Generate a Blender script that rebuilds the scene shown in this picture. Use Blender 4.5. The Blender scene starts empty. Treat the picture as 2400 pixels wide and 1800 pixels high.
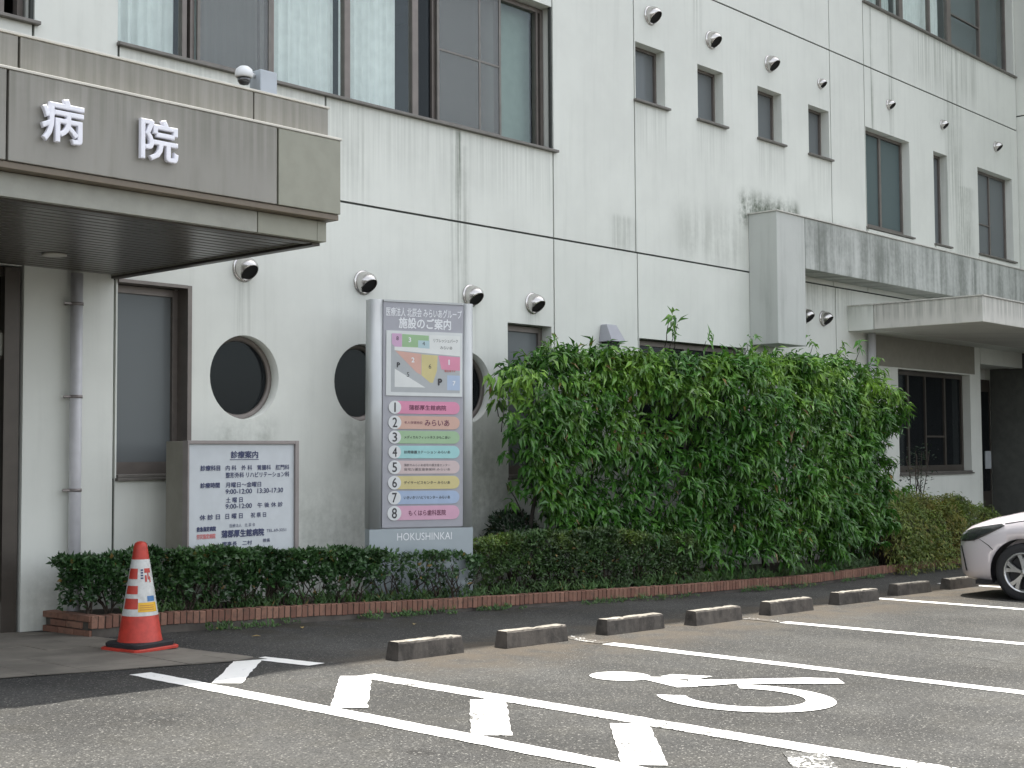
import bpy, bmesh, math, random
from mathutils import Vector, Matrix, noise
from mathutils.geometry import tessellate_polygon
rnd = random.Random(7)
R = math.radians
PI = math.pi
C = bpy.context.scene.collection
sc = bpy.context.scene

# ------------------------------------------------------------------ camera, sky, sun, exposure
cam_d = bpy.data.cameras.new('camera')
cam = bpy.data.objects.new('camera', cam_d); C.objects.link(cam)
cam_d.sensor_width = 36.0; cam_d.lens = 3172.445 * 36.0 / 2400.0
cam_d.clip_start = 0.1; cam_d.clip_end = 3000
YAW, PIT, ROL = 0.737687705, 0.0504443522, -0.00611529568
_f = Vector((math.cos(YAW) * math.cos(PIT), math.sin(YAW) * math.cos(PIT), math.sin(PIT)))
_r = Vector((math.sin(YAW), -math.cos(YAW), 0)); _u = _r.cross(_f)
_r2 = math.cos(ROL) * _r + math.sin(ROL) * _u; _u2 = -math.sin(ROL) * _r + math.cos(ROL) * _u
M = Matrix((_r2, _u2, -_f)).transposed().to_4x4(); M.translation = Vector((0, 0, 1.35))
cam.matrix_world = M
sc.camera = cam
SUN = Vector((0.28, 0.095, 1.0)).normalized()
w = bpy.data.worlds.new('World'); sc.world = w; w.use_nodes = True
nt = w.node_tree; nt.nodes.clear()
sky = nt.nodes.new('ShaderNodeTexSky'); sky.sky_type = 'NISHITA'; sky.sun_disc = False
sky.sun_elevation = math.asin(SUN.z); sky.sun_rotation = math.atan2(SUN.x, SUN.y)
sky.air_density = 1.0; sky.dust_density = 2.6; sky.ozone_density = 0.6
bg = nt.nodes.new('ShaderNodeBackground'); bg.inputs[1].default_value = 0.15
wo = nt.nodes.new('ShaderNodeOutputWorld')
hs = nt.nodes.new('ShaderNodeHueSaturation'); hs.inputs['Saturation'].default_value = .27
nt.links.new(sky.outputs[0], hs.inputs['Color']); nt.links.new(hs.outputs[0], bg.inputs[0]); nt.links.new(bg.outputs[0], wo.inputs[0])
sd = bpy.data.lights.new('sun', 'SUN'); sd.energy = 3.3; sd.angle = R(0.55); sd.color = (1.0, 0.955, 0.88)
so = bpy.data.objects.new('sun', sd); C.objects.link(so); so.location = (20, 20, 40)
so.rotation_euler = SUN.to_track_quat('Z', 'Y').to_euler()
sc.view_settings.view_transform = 'Standard'; sc.view_settings.look = 'None'
sc.view_settings.gamma = 1; sc.view_settings.use_curve_mapping = False
sc.view_settings.exposure = 1.5
try:
    sc.cycles.max_bounces = 7; sc.cycles.transparent_max_bounces = 12; sc.cycles.caustics_reflective = False
    sc.cycles.use_denoising = True
except Exception: pass

# ------------------------------------------------------------------ materials
class NT:
    def __init__(s, name):
        s.m = bpy.data.materials.new(name); s.m.use_nodes = True
        s.t = s.m.node_tree; s.p = s.t.nodes['Principled BSDF']; s.out = s.t.nodes['Material Output']
    def n(s, k, **kw):
        o = s.t.nodes.new('ShaderNode' + k)
        for a, b in kw.items(): setattr(o, a, b)
        return o
    def l(s, a, b): s.t.links.new(a, b)
    def val(s, x, sock):
        if isinstance(x, (int, float)): sock.default_value = x
        elif isinstance(x, tuple): sock.default_value = x if len(x) == len(sock.default_value) else x + (1,)
        else: s.l(x, sock)
    def math(s, op, a, b=None, c=None):
        o = s.n('Math', operation=op); s.val(a, o.inputs[0])
        if b is not None: s.val(b, o.inputs[1])
        if c is not None: s.val(c, o.inputs[2])
        return o.outputs[0]
    def pos(s): return s.n('NewGeometry').outputs['Position']
    def sep(s, v):
        o = s.n('SeparateXYZ'); s.l(v, o.inputs[0]); return o.outputs
    def comb(s, x, y, z):
        o = s.n('CombineXYZ'); s.val(x, o.inputs[0]); s.val(y, o.inputs[1]); s.val(z, o.inputs[2]); return o.outputs[0]
    def scale(s, v, k):
        o = s.n('VectorMath', operation='MULTIPLY'); s.l(v, o.inputs[0])
        o.inputs[1].default_value = k if isinstance(k, tuple) else (k, k, k); return o.outputs[0]
    def noise(s, v, sc_, det=4, rough=.55):
        o = s.n('TexNoise'); s.l(v, o.inputs['Vector']); o.inputs['Scale'].default_value = sc_
        o.inputs['Detail'].default_value = det; o.inputs['Roughness'].default_value = rough; return o.outputs['Fac']
    def vor(s, v, sc_, out='Distance', feature='F1'):
        o = s.n('TexVoronoi', feature=feature); s.l(v, o.inputs['Vector']); o.inputs['Scale'].default_value = sc_; return o.outputs[out]
    def smooth(s, x, a, b, lo=0.0, hi=1.0):
        o = s.n('MapRange', interpolation_type='SMOOTHSTEP'); s.val(x, o.inputs['Value'])
        for k, v in (('From Min', a), ('From Max', b), ('To Min', lo), ('To Max', hi)): s.val(v, o.inputs[k])
        return o.outputs[0]
    def mix(s, f, a, b, mode='MIX'):
        o = s.n('Mix', data_type='RGBA', blend_type=mode); s.val(f, o.inputs[0]); s.val(a, o.inputs[6]); s.val(b, o.inputs[7]); return o.outputs[2]
    def box(s, x, z, x0, x1, z0, z1, sx, sz, st=.04):
        a = s.math('MULTIPLY', s.smooth(x, x0 - sx, x0 + sx), s.smooth(x, x1 + sx, x1 - sx))
        b = s.math('MULTIPLY', s.smooth(z, z0 - sz, z0 + sz), s.smooth(z, z1 + st, z1 - st))
        return s.math('MULTIPLY', a, b)
    def bump(s, h, st, d=.01):
        o = s.n('Bump'); o.inputs['Strength'].default_value = st; o.inputs['Distance'].default_value = d
        s.l(h, o.inputs['Height']); s.l(o.outputs[0], s.p.inputs['Normal'])
    def fin(s, col=None, rough=None, metal=None, spec=None):
        for k, v in (('Base Color', col), ('Roughness', rough), ('Metallic', metal), ('Specular IOR Level', spec)):
            if v is not None: s.val(v, s.p.inputs[k])
        return s.m

def mat_simple(name, col, rough=.6, metal=0., var=.12, sc_=9., spec=None, bump=0.):
    t = NT(name); n1 = t.noise(t.pos(), sc_, 5)
    c = t.mix(t.smooth(n1, .3, .7), tuple(x * (1 - var) for x in col), tuple(min(1, x * (1 + var)) for x in col))
    if bump: t.bump(t.noise(t.pos(), sc_ * 12, 3), bump, .004)
    return t.fin(c, rough, metal, spec)

def streak_dirt(t, base, dirt, regions, general=.10, fx=5., fz=.35):
    p = t.pos(); o = t.sep(p); x, y, z = o[0], o[1], o[2]
    u = t.math('ADD', x, t.math('MULTIPLY', y, .83))
    s1 = t.noise(t.comb(t.math('MULTIPLY', u, fx), 0., t.math('MULTIPLY', z, fz)), 1.6, 6, .62)
    s1b = t.noise(t.comb(t.math('MULTIPLY', u, fx * 3.2), 3., t.math('MULTIPLY', z, fz * .8)), 1.6, 5, .6)
    s2 = t.noise(p, 1.3, 5, .6); s3 = t.noise(p, 16., 4, .65)
    tot = t.math('MULTIPLY', t.smooth(s1, .47, .8), general)
    for (x0, x1, z0, z1, sx, sz, k, grain) in regions:
        b = t.box(x, z, x0, x1, z0, z1, sx, sz, .04 if grain < .33 else max(.18, sz * 1.4))
        g = t.smooth(t.math('ADD', t.math('MULTIPLY', s1b if grain < .33 else s1, 1 - grain), t.math('MULTIPLY', t.math('ADD', t.math('MULTIPLY', s2, .55), t.math('MULTIPLY', s3, .45)), grain)), .36, .66)
        tot = t.math('MAXIMUM', tot, t.math('MULTIPLY', b, t.math('MULTIPLY', g, k)))
    tint = t.mix(t.smooth(s2, .35, .7), base, tuple(c * .93 for c in base))
    return t.mix(tot, tint, dirt), s3

t = NT('painted_wall')
WALL_REG = [(9.74, 9.82, 3.2, 4.64, .035, .9, .95, .25), (9.66, 9.92, 1.5, 4.5, .09, 1.2, .45, .3),
            (8.1, 8.55, 3.75, 4.66, .08, .4, .3, .2), (8.9, 10.5, -.6, 1.5, .3, .3, .55, .7), (6.6, 9.0, -.6, 1.0, .3, .3, .36, .8),
            (6.8, 7.45, 1.3, 1.66, .1, .12, .45, .7), (8.2, 8.8, 1.2, 1.66, .1, .15, .5, .7), (9.6, 10.15, 1.1, 1.66, .1, .15, .55, .7),
            (15.0, 16.5, 4.3, 4.72, .12, .12, 1.5, .6), (17.0, 18.4, 4.3, 4.58, .15, .1, 1.3, .5), (13.6, 15.1, 3.72, 4.4, .3, .2, .34, .35),
            (18.68, 18.78, 6.2, 8.12, .04, .5, .9, .2), (19.3, 19.42, 6.0, 8.12, .05, .9, .7, .2), (21.3, 21.9, 5.2, 8.12, .15, 1.2, .5, .2),
            (20.2, 22.6, 7.3, 8.12, .3, .4, .4, .1), (14.0, 14.2, 6.6, 8.2, .05, .4, .35, .2), (21.6, 22.3, 4.5, 5.8, .2, .5, .55, .3),
            (12.3, 12.75, 3.7, 4.1, .1, .1, .35, .3), (12.0, 13.0, -.5, .6, .3, .2, .5, .7), (22.3, 22.8, 0., 1., .1, .1, .3, .5),
            (5.1, 6.0, -.2, .5, .2, .2, .35, .7), (5.9, 11.3, 4.1, 4.66, .1, .35, .2, .12), (12.75, 13.45, 5.0, 5.52, .05, .3, .2, .1), (14.05, 14.75, 5.0, 5.52, .05, .3, .17, .1), (15.45, 16.2, 5.0, 5.52, .05, .3, .2, .1), (16.8, 17.5, 5.0, 5.52, .05, .3, .17, .1),
            (7.0, 7.2, 2.3, 2.86, .05, .3, .25, .1), (9.85, 10.05, 2.4, 2.86, .05, .3, .25, .1), (10.8, 11., 2.74, 2.86, .05, .1, .35, .1), (16.0, 18, 3.3, 3.7, .2, .15, .4, .3)]
c, s3 = streak_dirt(t, (.715, .735, .68), (.115, .135, .10), WALL_REG, .10)
t.bump(s3, .12, .004); M_wall = t.fin(c, .62)
t = NT('stained_concrete')
c, s3 = streak_dirt(t, (.53, .55, .52), (.17, .185, .165), [(15.93, 40, 3.4, 4.5, .02, .1, .95, .34)], .45, 3.2, .22)
t.bump(s3, .25, .006); M_beam = t.fin(c, .8)
t = NT('canopy_concrete')
c, s3 = streak_dirt(t, (.62, .61, .56), (.25, .26, .23), [(10, 40, 3.2, 3.46, 1, .1, .6, .1)], .5, 5., .5)
t.bump(s3, .15, .005); M_canopy = t.fin(c, .7)
M_seal = mat_simple('joint_sealant', (.05, .055, .05), .8)
t = NT('taupe_panel')
c, s3 = streak_dirt(t, (.265, .255, .225), (.16, .155, .125), [(-2, 6, 3.2, 3.70, .1, .2, .75, .25)], .5, 4.5, .5)
M_taupe = t.fin(c, .45)
M_taupe2 = mat_simple('olive_panel', (.262, .262, .208), .45, var=.05)
M_taupe3 = mat_simple('lower_fascia', (.30, .30, .26), .5, var=.07)
M_trim = mat_simple('brown_trim', (.15, .12, .085), .4, var=.05)
M_caplight = mat_simple('cap_strip', (.55, .53, .47), .4, var=.05)
M_slat = mat_simple('soffit_slat', (.085, .078, .066), .28, var=.12, sc_=2.)
M_frame = mat_simple('bronze_aluminium', (.17, .15, .135), .4, .35, .08)
M_frame_d = mat_simple('dark_bronze', (.07, .06, .05), .4, .3, .08)
M_sill = mat_simple('sill_metal', (.16, .15, .135), .45, .3)
M_cur = mat_simple('curtain_cloth', (.87, .88, .865), .9, var=.05)
M_cur2 = mat_simple('net_curtain', (.70, .74, .72), .9, var=.05)
M_blind = mat_simple('green_blind', (.24, .295, .265), .85, var=.05)
M_blind_d = mat_simple('grey_blind', (.12, .135, .145), .8, var=.06)
M_dark_sheet = mat_simple('dark_grey_sheet', (.085, .088, .08), .6)
M_inside = mat_simple('interior_dark', (.035, .036, .036), .9)
def glass(name, tint, spec_r=.04, opaque=0., dif=(.1, .1, .1)):
    t = NT(name); t.t.nodes.remove(t.p)
    tr = t.n('BsdfTransparent'); tr.inputs[0].default_value = tint + (1,)
    gl = t.n('BsdfGlossy'); gl.inputs['Roughness'].default_value = spec_r; gl.inputs[0].default_value = ((.5, .56, .58, 1) if name == 'dark_glass' else (.8, .88, .92, 1))
    lw = t.n('LayerWeight'); lw.inputs[0].default_value = .5; fr_ = t.math('ADD', .028, t.math('MULTIPLY', .9, t.math('POWER', lw.outputs['Facing'], 5.)))
    a = tr.outputs[0]
    if opaque > 0:
        d = t.n('BsdfDiffuse'); d.inputs[0].default_value = dif + (1,)
        m1 = t.n('MixShader'); m1.inputs[0].default_value = opaque; t.l(a, m1.inputs[1]); t.l(d.outputs[0], m1.inputs[2]); a = m1.outputs[0]
    m = t.n('MixShader'); t.l(fr_, m.inputs[0]); t.l(a, m.inputs[1]); t.l(gl.outputs[0], m.inputs[2])
    t.l(m.outputs[0], t.out.inputs[0]); return t.m
M_glass = glass('clear_glass', (.93, .96, .95), .02)
M_glass_d = glass('dark_glass', (.35, .38, .40), .03, .35, (.03, .033, .036))
M_frost = glass('frosted_glass', (.4, .4, .4), .22, .93, (.155, .168, .170))
M_frost2 = glass('blue_frosted_glass', (.4, .4, .4), .22, .9, (.10, .135, .135))
M_mesh = glass('insect_screen', (.92, .92, .92), .5, .42, (.26, .265, .26))
M_steel = mat_simple('stainless_steel', (.62, .60, .58), .24, .9, .06)
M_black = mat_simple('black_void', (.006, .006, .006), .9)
M_white = mat_simple('white_plastic', (.72, .74, .75), .35, var=.04)
M_grey = mat_simple('grey_plastic', (.42, .46, .50), .4, var=.05)
M_pipe = mat_simple('pale_pipe', (.58, .58, .60), .35, var=.06)
M_dark = mat_simple('dark_rubber', (.02, .021, .024), .7)
M_letter = mat_simple('white_letter', (.82, .82, .88), .3, var=.03)
def asphalt_nodes(t):
    p = t.pos(); o = t.sep(p); x, y = o[0], o[1]
    n1 = t.noise(p, .55, 5, .6); n2 = t.noise(p, 3.2, 5, .6); n3 = t.noise(p, 42., 3, .7)
    vc = t.n('TexVoronoi'); t.l(p, vc.inputs['Vector']); vc.inputs['Scale'].default_value = 135.
    b = t.sep(vc.outputs['Color'])[0]
    base = t.mix(t.smooth(n1, .3, .7), (.042, .042, .0402), (.056, .0557, .0530))
    base = t.mix(t.smooth(n2, .35, .75), base, (.044, .043, .039))
    n4 = t.noise(p, .9, 3, .5); pt_ = t.smooth(t.math('ADD', t.math('MULTIPLY', n4, .7), t.math('MULTIPLY', n2, .3)), .40, .62, .80, 1.22)
    base = t.mix(1., base, t.comb(pt_, pt_, pt_), 'MULTIPLY')
    oil = t.vor(t.scale(p, (1., .8, 1.)), 1.15); base = t.mix(t.math('MULTIPLY', t.smooth(t.math('ADD', oil, t.math('MULTIPLY', n2, .16)), .19, .13), .55), base, (.022, .021, .019))
    tr_ = None
    for xx in (6.15, 6.95, 8.25, 9.55, 10.75, 12.0):
        a_ = t.smooth(t.math('ABSOLUTE', t.math('SUBTRACT', t.math('ADD', x, t.math('MULTIPLY', t.math('SUBTRACT', n4, .5), .35)), xx)), .15, .04); tr_ = a_ if tr_ is None else t.math('MAXIMUM', tr_, a_)
    base = t.mix(t.math('MULTIPLY', t.math('MULTIPLY', tr_, t.smooth(y, 6.5, 6.0)), t.smooth(n2, .35, .65, .12, .42)), base, (.033, .0325, .031))
    k = t.smooth(b, .1, .95, .62, 1.42)
    base = t.mix(1., base, t.comb(k, k, k), 'MULTIPLY')
    base = t.mix(t.smooth(b, .955, .97), base, (.19, .185, .17))
    # brown silt along the wheel stops and moss by the kerb
    si = t.math('MULTIPLY', t.smooth(y, 5.4, 6.4), t.smooth(y, 7.3, 6.7))
    si = t.math('MULTIPLY', si, t.math('MULTIPLY', t.smooth(x, 5.4, 6.4), t.smooth(n2, .34, .62, .25, .85)))
    base = t.mix(si, base, (.080, .066, .050))
    mo = t.math('MULTIPLY', t.smooth(y, 7.5, 8.6), t.smooth(n2, .42, .62, 0., .8)); mo = t.math('MULTIPLY', mo, t.smooth(x, 5.6, 6.4))
    base = t.mix(mo, base, (.036, .034, .025))
    return p, x, y, n1, n2, n3, vc, base
t = NT('asphalt'); p, x, y, n1, n2, n3, vc, base = asphalt_nodes(t)
# a wandering crack across the bays at the right
wob = t.math('MULTIPLY', t.math('SUBTRACT', t.noise(p, 2.2, 6, .7), .5), .5)
cx = t.math('ABSOLUTE', t.math('SUBTRACT', t.math('ADD', x, wob), t.math('ADD', 8.85, t.math('MULTIPLY', y, .045))))
cr = t.math('MULTIPLY', t.smooth(cx, .035, .006), t.math('MULTIPLY', t.smooth(y, 5.0, 4.2), t.smooth(n3, .3, .6)))
base = t.mix(t.math('MULTIPLY', cr, .8), base, (.02, .02, .018))
h = t.math('ADD', t.math('MULTIPLY', vc.outputs['Distance'], -1.), t.math('MULTIPLY', n3, .6))
t.bump(h, .5, .006); M_asph = t.fin(base, .85, spec=.3)
def paint(name, wear):
    t = NT(name); p, x, y, n1, n2, n3, vc, base = asphalt_nodes(t)
    g = t.math('ADD', t.math('MULTIPLY', n3, .55), t.math('MULTIPLY', n2, .45))
    wr = t.smooth(g, .60 - wear, .68 - wear)
    wh = t.mix(t.smooth(n2, .3, .7), (.74, .74, .71), (.80, .80, .78))
    t.bump(t.math('ADD', vc.outputs['Distance'], n3), .25, .003)
    return t.fin(t.mix(wr, wh, base), .7)
M_paint = paint('road_paint', .0); M_paint_w = paint('worn_road_paint', .085); M_paint_f = paint('faded_road_paint', .20)
M_paint_c = paint('symbol_paint', .03)
M_tile = mat_simple('paving_tile', (.175, .16, .135), .8, var=.2, sc_=3., bump=.3)
M_joint = mat_simple('paving_joint', (.06, .056, .05), .9)
t = NT('red_brick'); oi = t.n('ObjectInfo').outputs['Random']; n1 = t.noise(t.pos(), 22., 5, .65)
c = t.mix(oi, (.17, .080, .055), (.27, .145, .10)); c = t.mix(t.smooth(n1, .45, .75, 0, .75), c, (.09, .06, .045))
t.bump(n1, .3, .004); M_brick = t.fin(c, .85)
M_mortar = mat_simple('kerb_mortar', (.085, .075, .064), .9, var=.35, sc_=5., bump=.4)
M_soil = mat_simple('soil', (.035, .027, .019), .95, var=.4, sc_=14., bump=.6)
t = NT('stop_shaded_concrete'); p = t.pos(); n1 = t.noise(p, 7., 6, .65); nz = t.sep(t.n('NewGeometry').outputs['Normal'])[2]
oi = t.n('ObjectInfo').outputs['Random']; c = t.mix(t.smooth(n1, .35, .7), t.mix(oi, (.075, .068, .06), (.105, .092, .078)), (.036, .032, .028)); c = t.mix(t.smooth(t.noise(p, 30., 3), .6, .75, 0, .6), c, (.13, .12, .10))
t.bump(t.noise(p, 60., 4, .7), .4, .005); M_stop_shaded = t.fin(c, .88)  # sides and ends: their shade is put into a darker colour
M_stop_sunlit = mat_simple('stop_sunlit_concrete', (.25, .23, .195), .85, var=.3, sc_=12., bump=.3)  # tops: sunlight put into a paler copy of the concrete
def leaf_mat(name, a, b, young, yk, rough=.36, topz=None, tr=.22):  # young: new leaves, and painted light on the tall hedge's top
    t = NT(name); g = t.n('NewGeometry'); rp = g.outputs['Random Per Island']; p = g.outputs['Position']
    n1 = t.noise(p, 1.7, 4, .6)
    c = t.mix(rp, a, b)
    n5 = t.noise(p, 4.5, 3, .5); kk = t.smooth(n5, .35, .65, .72, 1.3); c = t.mix(1., c, t.comb(kk, kk, t.math('MULTIPLY', kk, .9)), 'MULTIPLY')
    f = t.math('MULTIPLY', t.smooth(n1, .42, .68), yk)
    if topz is not None:
        f = t.math('MULTIPLY', f, t.smooth(t.sep(p)[2], topz[0], topz[1], .2, 1.))
    f = t.math('MULTIPLY', f, t.smooth(rp, .1, .9, .4, 1.))
    c = t.mix(f, c, young)
    c = t.mix(t.smooth(rp, .988, .99), c, (.22, .15, .045))
    t.fin(c, rough, spec=.55)
    tl = t.n('BsdfTranslucent'); t.l(c, tl.inputs[0]); m = t.n('MixShader'); m.inputs[0].default_value = tr
    t.l(t.p.outputs[0], m.inputs[1]); t.l(tl.outputs[0], m.inputs[2]); t.l(m.outputs[0], t.out.inputs[0])
    return t.m
M_leaf_tall = leaf_mat('oak_leaf', (.034, .120, .022), (.085, .22, .038), (.28, .48, .07), 1., .26, (1.2, 2.3))  # pale tone growing with height paints light on the hedge top
M_leaf_low = leaf_mat('hedge_leaf', (.022, .058, .022), (.045, .105, .034), (.095, .20, .05), .8, .33, (.2, .6))
M_leaf_low2 = leaf_mat('azalea_leaf', (.026, .060, .018), (.05, .105, .028), (.20, .29, .05), 1., .45, (.30, .58))
M_leaf_dark = leaf_mat('dark_leaf', (.012, .030, .014), (.022, .05, .02), (.03, .07, .025), .4, .35)
M_leaf_gold = leaf_mat('golden_leaf', (.085, .15, .028), (.16, .21, .035), (.28, .18, .04), .9, .5)
M_leaf_weed = leaf_mat('weed_leaf', (.03, .085, .018), (.06, .13, .03), (.10, .17, .04), .6, .5)
M_twig = mat_simple('twig_bark', (.05, .038, .028), .9, var=.3, sc_=20.)
M_trunk = mat_simple('trunk_bark', (.035, .03, .025), .9, var=.35, sc_=14., bump=.5)
M_pyl = mat_simple('sign_grey', (.36, .365, .40), .4, .15, .03)
M_alu = mat_simple('brushed_aluminium', (.46, .48, .48), .38, .25, .06, 2.)
M_alu2 = mat_simple('base_aluminium', (.36, .41, .44), .4, .45, .07, 2.)
M_signw = mat_simple('sign_white', (.53, .565, .585), .35, var=.03)
M_navy = mat_simple('navy_print', (.035, .045, .115), .5, var=.05)
M_redp = mat_simple('red_print', (.55, .16, .16), .5, var=.05)
M_signframe = mat_simple('sign_frame', (.26, .235, .225), .4, .35, .06)
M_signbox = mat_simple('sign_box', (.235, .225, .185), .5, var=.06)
def flat(name, c): return mat_simple(name, c, .42, var=.03)
M_cone = mat_simple('cone_red', (.44, .042, .026), .5, var=.16, sc_=18.)
M_cone_w = mat_simple('cone_white', (.55, .56, .54), .4, var=.12, sc_=25.)
M_yel = flat('sticker_yellow', (.70, .40, .02)); M_blu = flat('sticker_blue', (.05, .16, .35))
t = NT('car_paint'); t.p.inputs['Coat Weight'].default_value = 1.0; t.p.inputs['Coat Roughness'].default_value = .04
M_car = t.fin(t.mix(t.noise(t.pos(), 3.), (.74, .69, .725), (.76, .71, .74)), .35, .25)
M_carglass = glass('car_glass', (.25, .28, .28), .02, .4, (.02, .022, .022))
t = NT('lamp_lens'); t.p.inputs['Coat Weight'].default_value = 1.; M_lens = t.fin((.03, .033, .035), .15)
M_chrome = mat_simple('wheel_silver', (.55, .56, .56), .3, .8, .05)
M_tyre = mat_simple('tyre_rubber', (.018, .018, .02), .75)
M_trimblk = mat_simple('black_trim', (.012, .012, .014), .5)

# ------------------------------------------------------------------ mesh helpers
def wloc(o):
    v = Vector((0, 0, 0))
    while o is not None: v += o.location; o = o.parent
    return v
class MB:
    def __init__(s): s.v = []; s.f = []; s.mi = []; s.sm = []
    def add(s, vs, fs, mi=0, smooth=False):
        b = len(s.v); s.v += [tuple(p) for p in vs]; s.f += [tuple(i + b for i in f) for f in fs]
        s.mi += [mi] * len(fs); s.sm += [smooth] * len(fs); return s
    def box(s, x0, x1, y0, y1, z0, z1, mi=0):
        vs = [(x0, y0, z0), (x1, y0, z0), (x1, y1, z0), (x0, y1, z0), (x0, y0, z1), (x1, y0, z1), (x1, y1, z1), (x0, y1, z1)]
        return s.add(vs, [(3, 2, 1, 0), (4, 5, 6, 7), (0, 1, 5, 4), (1, 2, 6, 5), (2, 3, 7, 6), (3, 0, 4, 7)], mi)
    def loft(s, rings, cap=True, mi=0, smooth=True, close=True):
        n = len(rings[0]); vs = [p for r in rings for p in r]; fs = []
        for i in range(len(rings) - 1):
            for j in range(n if close else n - 1):
                k = (j + 1) % n; fs.append((i * n + j, i * n + k, (i + 1) * n + k, (i + 1) * n + j))
        s.add(vs, fs, mi, smooth)
        if cap:
            b = len(s.v) - len(vs)
            s.f += [tuple(b + j for j in reversed(range(n))), tuple(b + (len(rings) - 1) * n + j for j in range(n))]
            s.mi += [mi, mi]; s.sm += [False, False]
        return s
    def tube(s, pts, rads, n=8, mi=0, smooth=True):
        if not isinstance(rads, (list, tuple)): rads = [rads] * len(pts)
        rings = []; pts = [Vector(p) for p in pts]
        for i, p in enumerate(pts):
            d = (pts[min(i + 1, len(pts) - 1)] - pts[max(i - 1, 0)]).normalized()
            a = d.orthogonal().normalized() if i == 0 else (a - d * a.dot(d)).normalized()
            b = d.cross(a)
            rings.append([p + (a * math.cos(2 * PI * k / n) + b * math.sin(2 * PI * k / n)) * rads[i] for k in range(n)])
        return s.loft(rings, True, mi, smooth)
    def lathe(s, prof, c=(0, 0, 0), ax='z', n=24, mi=0, smooth=True, cap=True):
        rings = []
        for (r, hgt) in prof:
            ring = []
            for k in range(n):
                a = 2 * PI * k / n; q = (r * math.cos(a), r * math.sin(a))
                ring.append((c[0] + q[0], c[1] + q[1], c[2] + hgt) if ax == 'z' else (c[0] + q[0], c[1] - hgt, c[2] + q[1]) if ax == 'y' else (c[0] + hgt, c[1] + q[0], c[2] + q[1]))
            rings.append(ring)
        return s.loft(rings, cap, mi, smooth)
    def poly(s, outer, y0, y1, holes=(), mi=0):
        """prism in the XZ plane between y0 (front) and y1, with holes"""
        loops = [outer] + list(holes)
        tris = tessellate_polygon([[Vector((p[0], p[1], 0)) for p in lp] for lp in loops])
        flat_ = [p for lp in loops for p in lp]; n = len(flat_)
        vs = [(p[0], y0, p[1]) for p in flat_] + [(p[0], y1, p[1]) for p in flat_]
        fs = []
        for a, b, c in tris:
            A, B, D = flat_[a], flat_[b], flat_[c]
            if (B[0] - A[0]) * (D[1] - A[1]) - (B[1] - A[1]) * (D[0] - A[0]) < 0: b, c = c, b
            fs.append((a, b, c)); fs.append((a + n, c + n, b + n))
        s.add(vs, fs, mi)
        base = len(s.v) - len(vs); o = 0
        for lp in loops:
            m = len(lp)
            for i in range(m):
                j = (i + 1) % m
                s.f.append((base + o + j, base + o + i, base + o + i + n, base + o + j + n)); s.mi.append(mi); s.sm.append(len(lp) > 12)
            o += m
        return s
    def build(s, name, mats, parent=None, local=False, bevel=0., label=None, kind=None):
        me = bpy.data.meshes.new(name)
        off = Vector((0, 0, 0)) if (local or parent is None) else wloc(parent)
        me.from_pydata([(p[0] - off.x, p[1] - off.y, p[2] - off.z) for p in s.v], [], s.f)
        for m in (mats if isinstance(mats, (list, tuple)) else [mats]): me.materials.append(m)
        me.polygons.foreach_set('material_index', s.mi); me.polygons.foreach_set('use_smooth', s.sm)
        bm = bmesh.new(); bm.from_mesh(me)
        if len(s.f) < 30000: bmesh.ops.recalc_face_normals(bm, faces=bm.faces)
        if bevel: bmesh.ops.bevel(bm, geom=[e for e in bm.edges if e.calc_face_angle(0) > .6], offset=bevel, segments=2, affect='EDGES', profile=.5)
        bm.to_mesh(me); bm.free()
        o = bpy.data.objects.new(name, me); C.objects.link(o)
        if parent is not None: o.parent = parent
        if label: o['label'] = label
        if kind: o['kind'] = kind
        return o
def thing(name, label, cat, loc=(0, 0, 0), rz=0., group=None):
    o = bpy.data.objects.new(name, None); C.objects.link(o); o.empty_display_size = .2
    o.location = loc; o.rotation_euler = (0, 0, rz); o['label'] = label; o['category'] = cat
    if group: o['group'] = group
    return o
def tag(o, label, cat, group=None):
    o['label'] = label; o['category'] = cat
    if group: o['group'] = group
    return o
def sub(name, parent):
    o = bpy.data.objects.new(name, None); C.objects.link(o); o.parent = parent; o.empty_display_size = .1; return o
def gz(x):
    return .0245 * (6 - max(-12., min(46., x)))
def kerb_y(x):
    pts = [(5.27, 8.94), (6.2, 8.83), (7.0, 8.75), (8.67, 8.49), (11.41, 8.07), (13.75, 7.93), (15.8, 8.12), (18.9, 8.36)]
    if x <= pts[0][0]: return pts[0][1]
    for (a, b), (c_, d) in zip(pts, pts[1:]):
        if x <= c_: return b + (d - b) * (x - a) / (c_ - a)
    return pts[-1][1]
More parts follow.
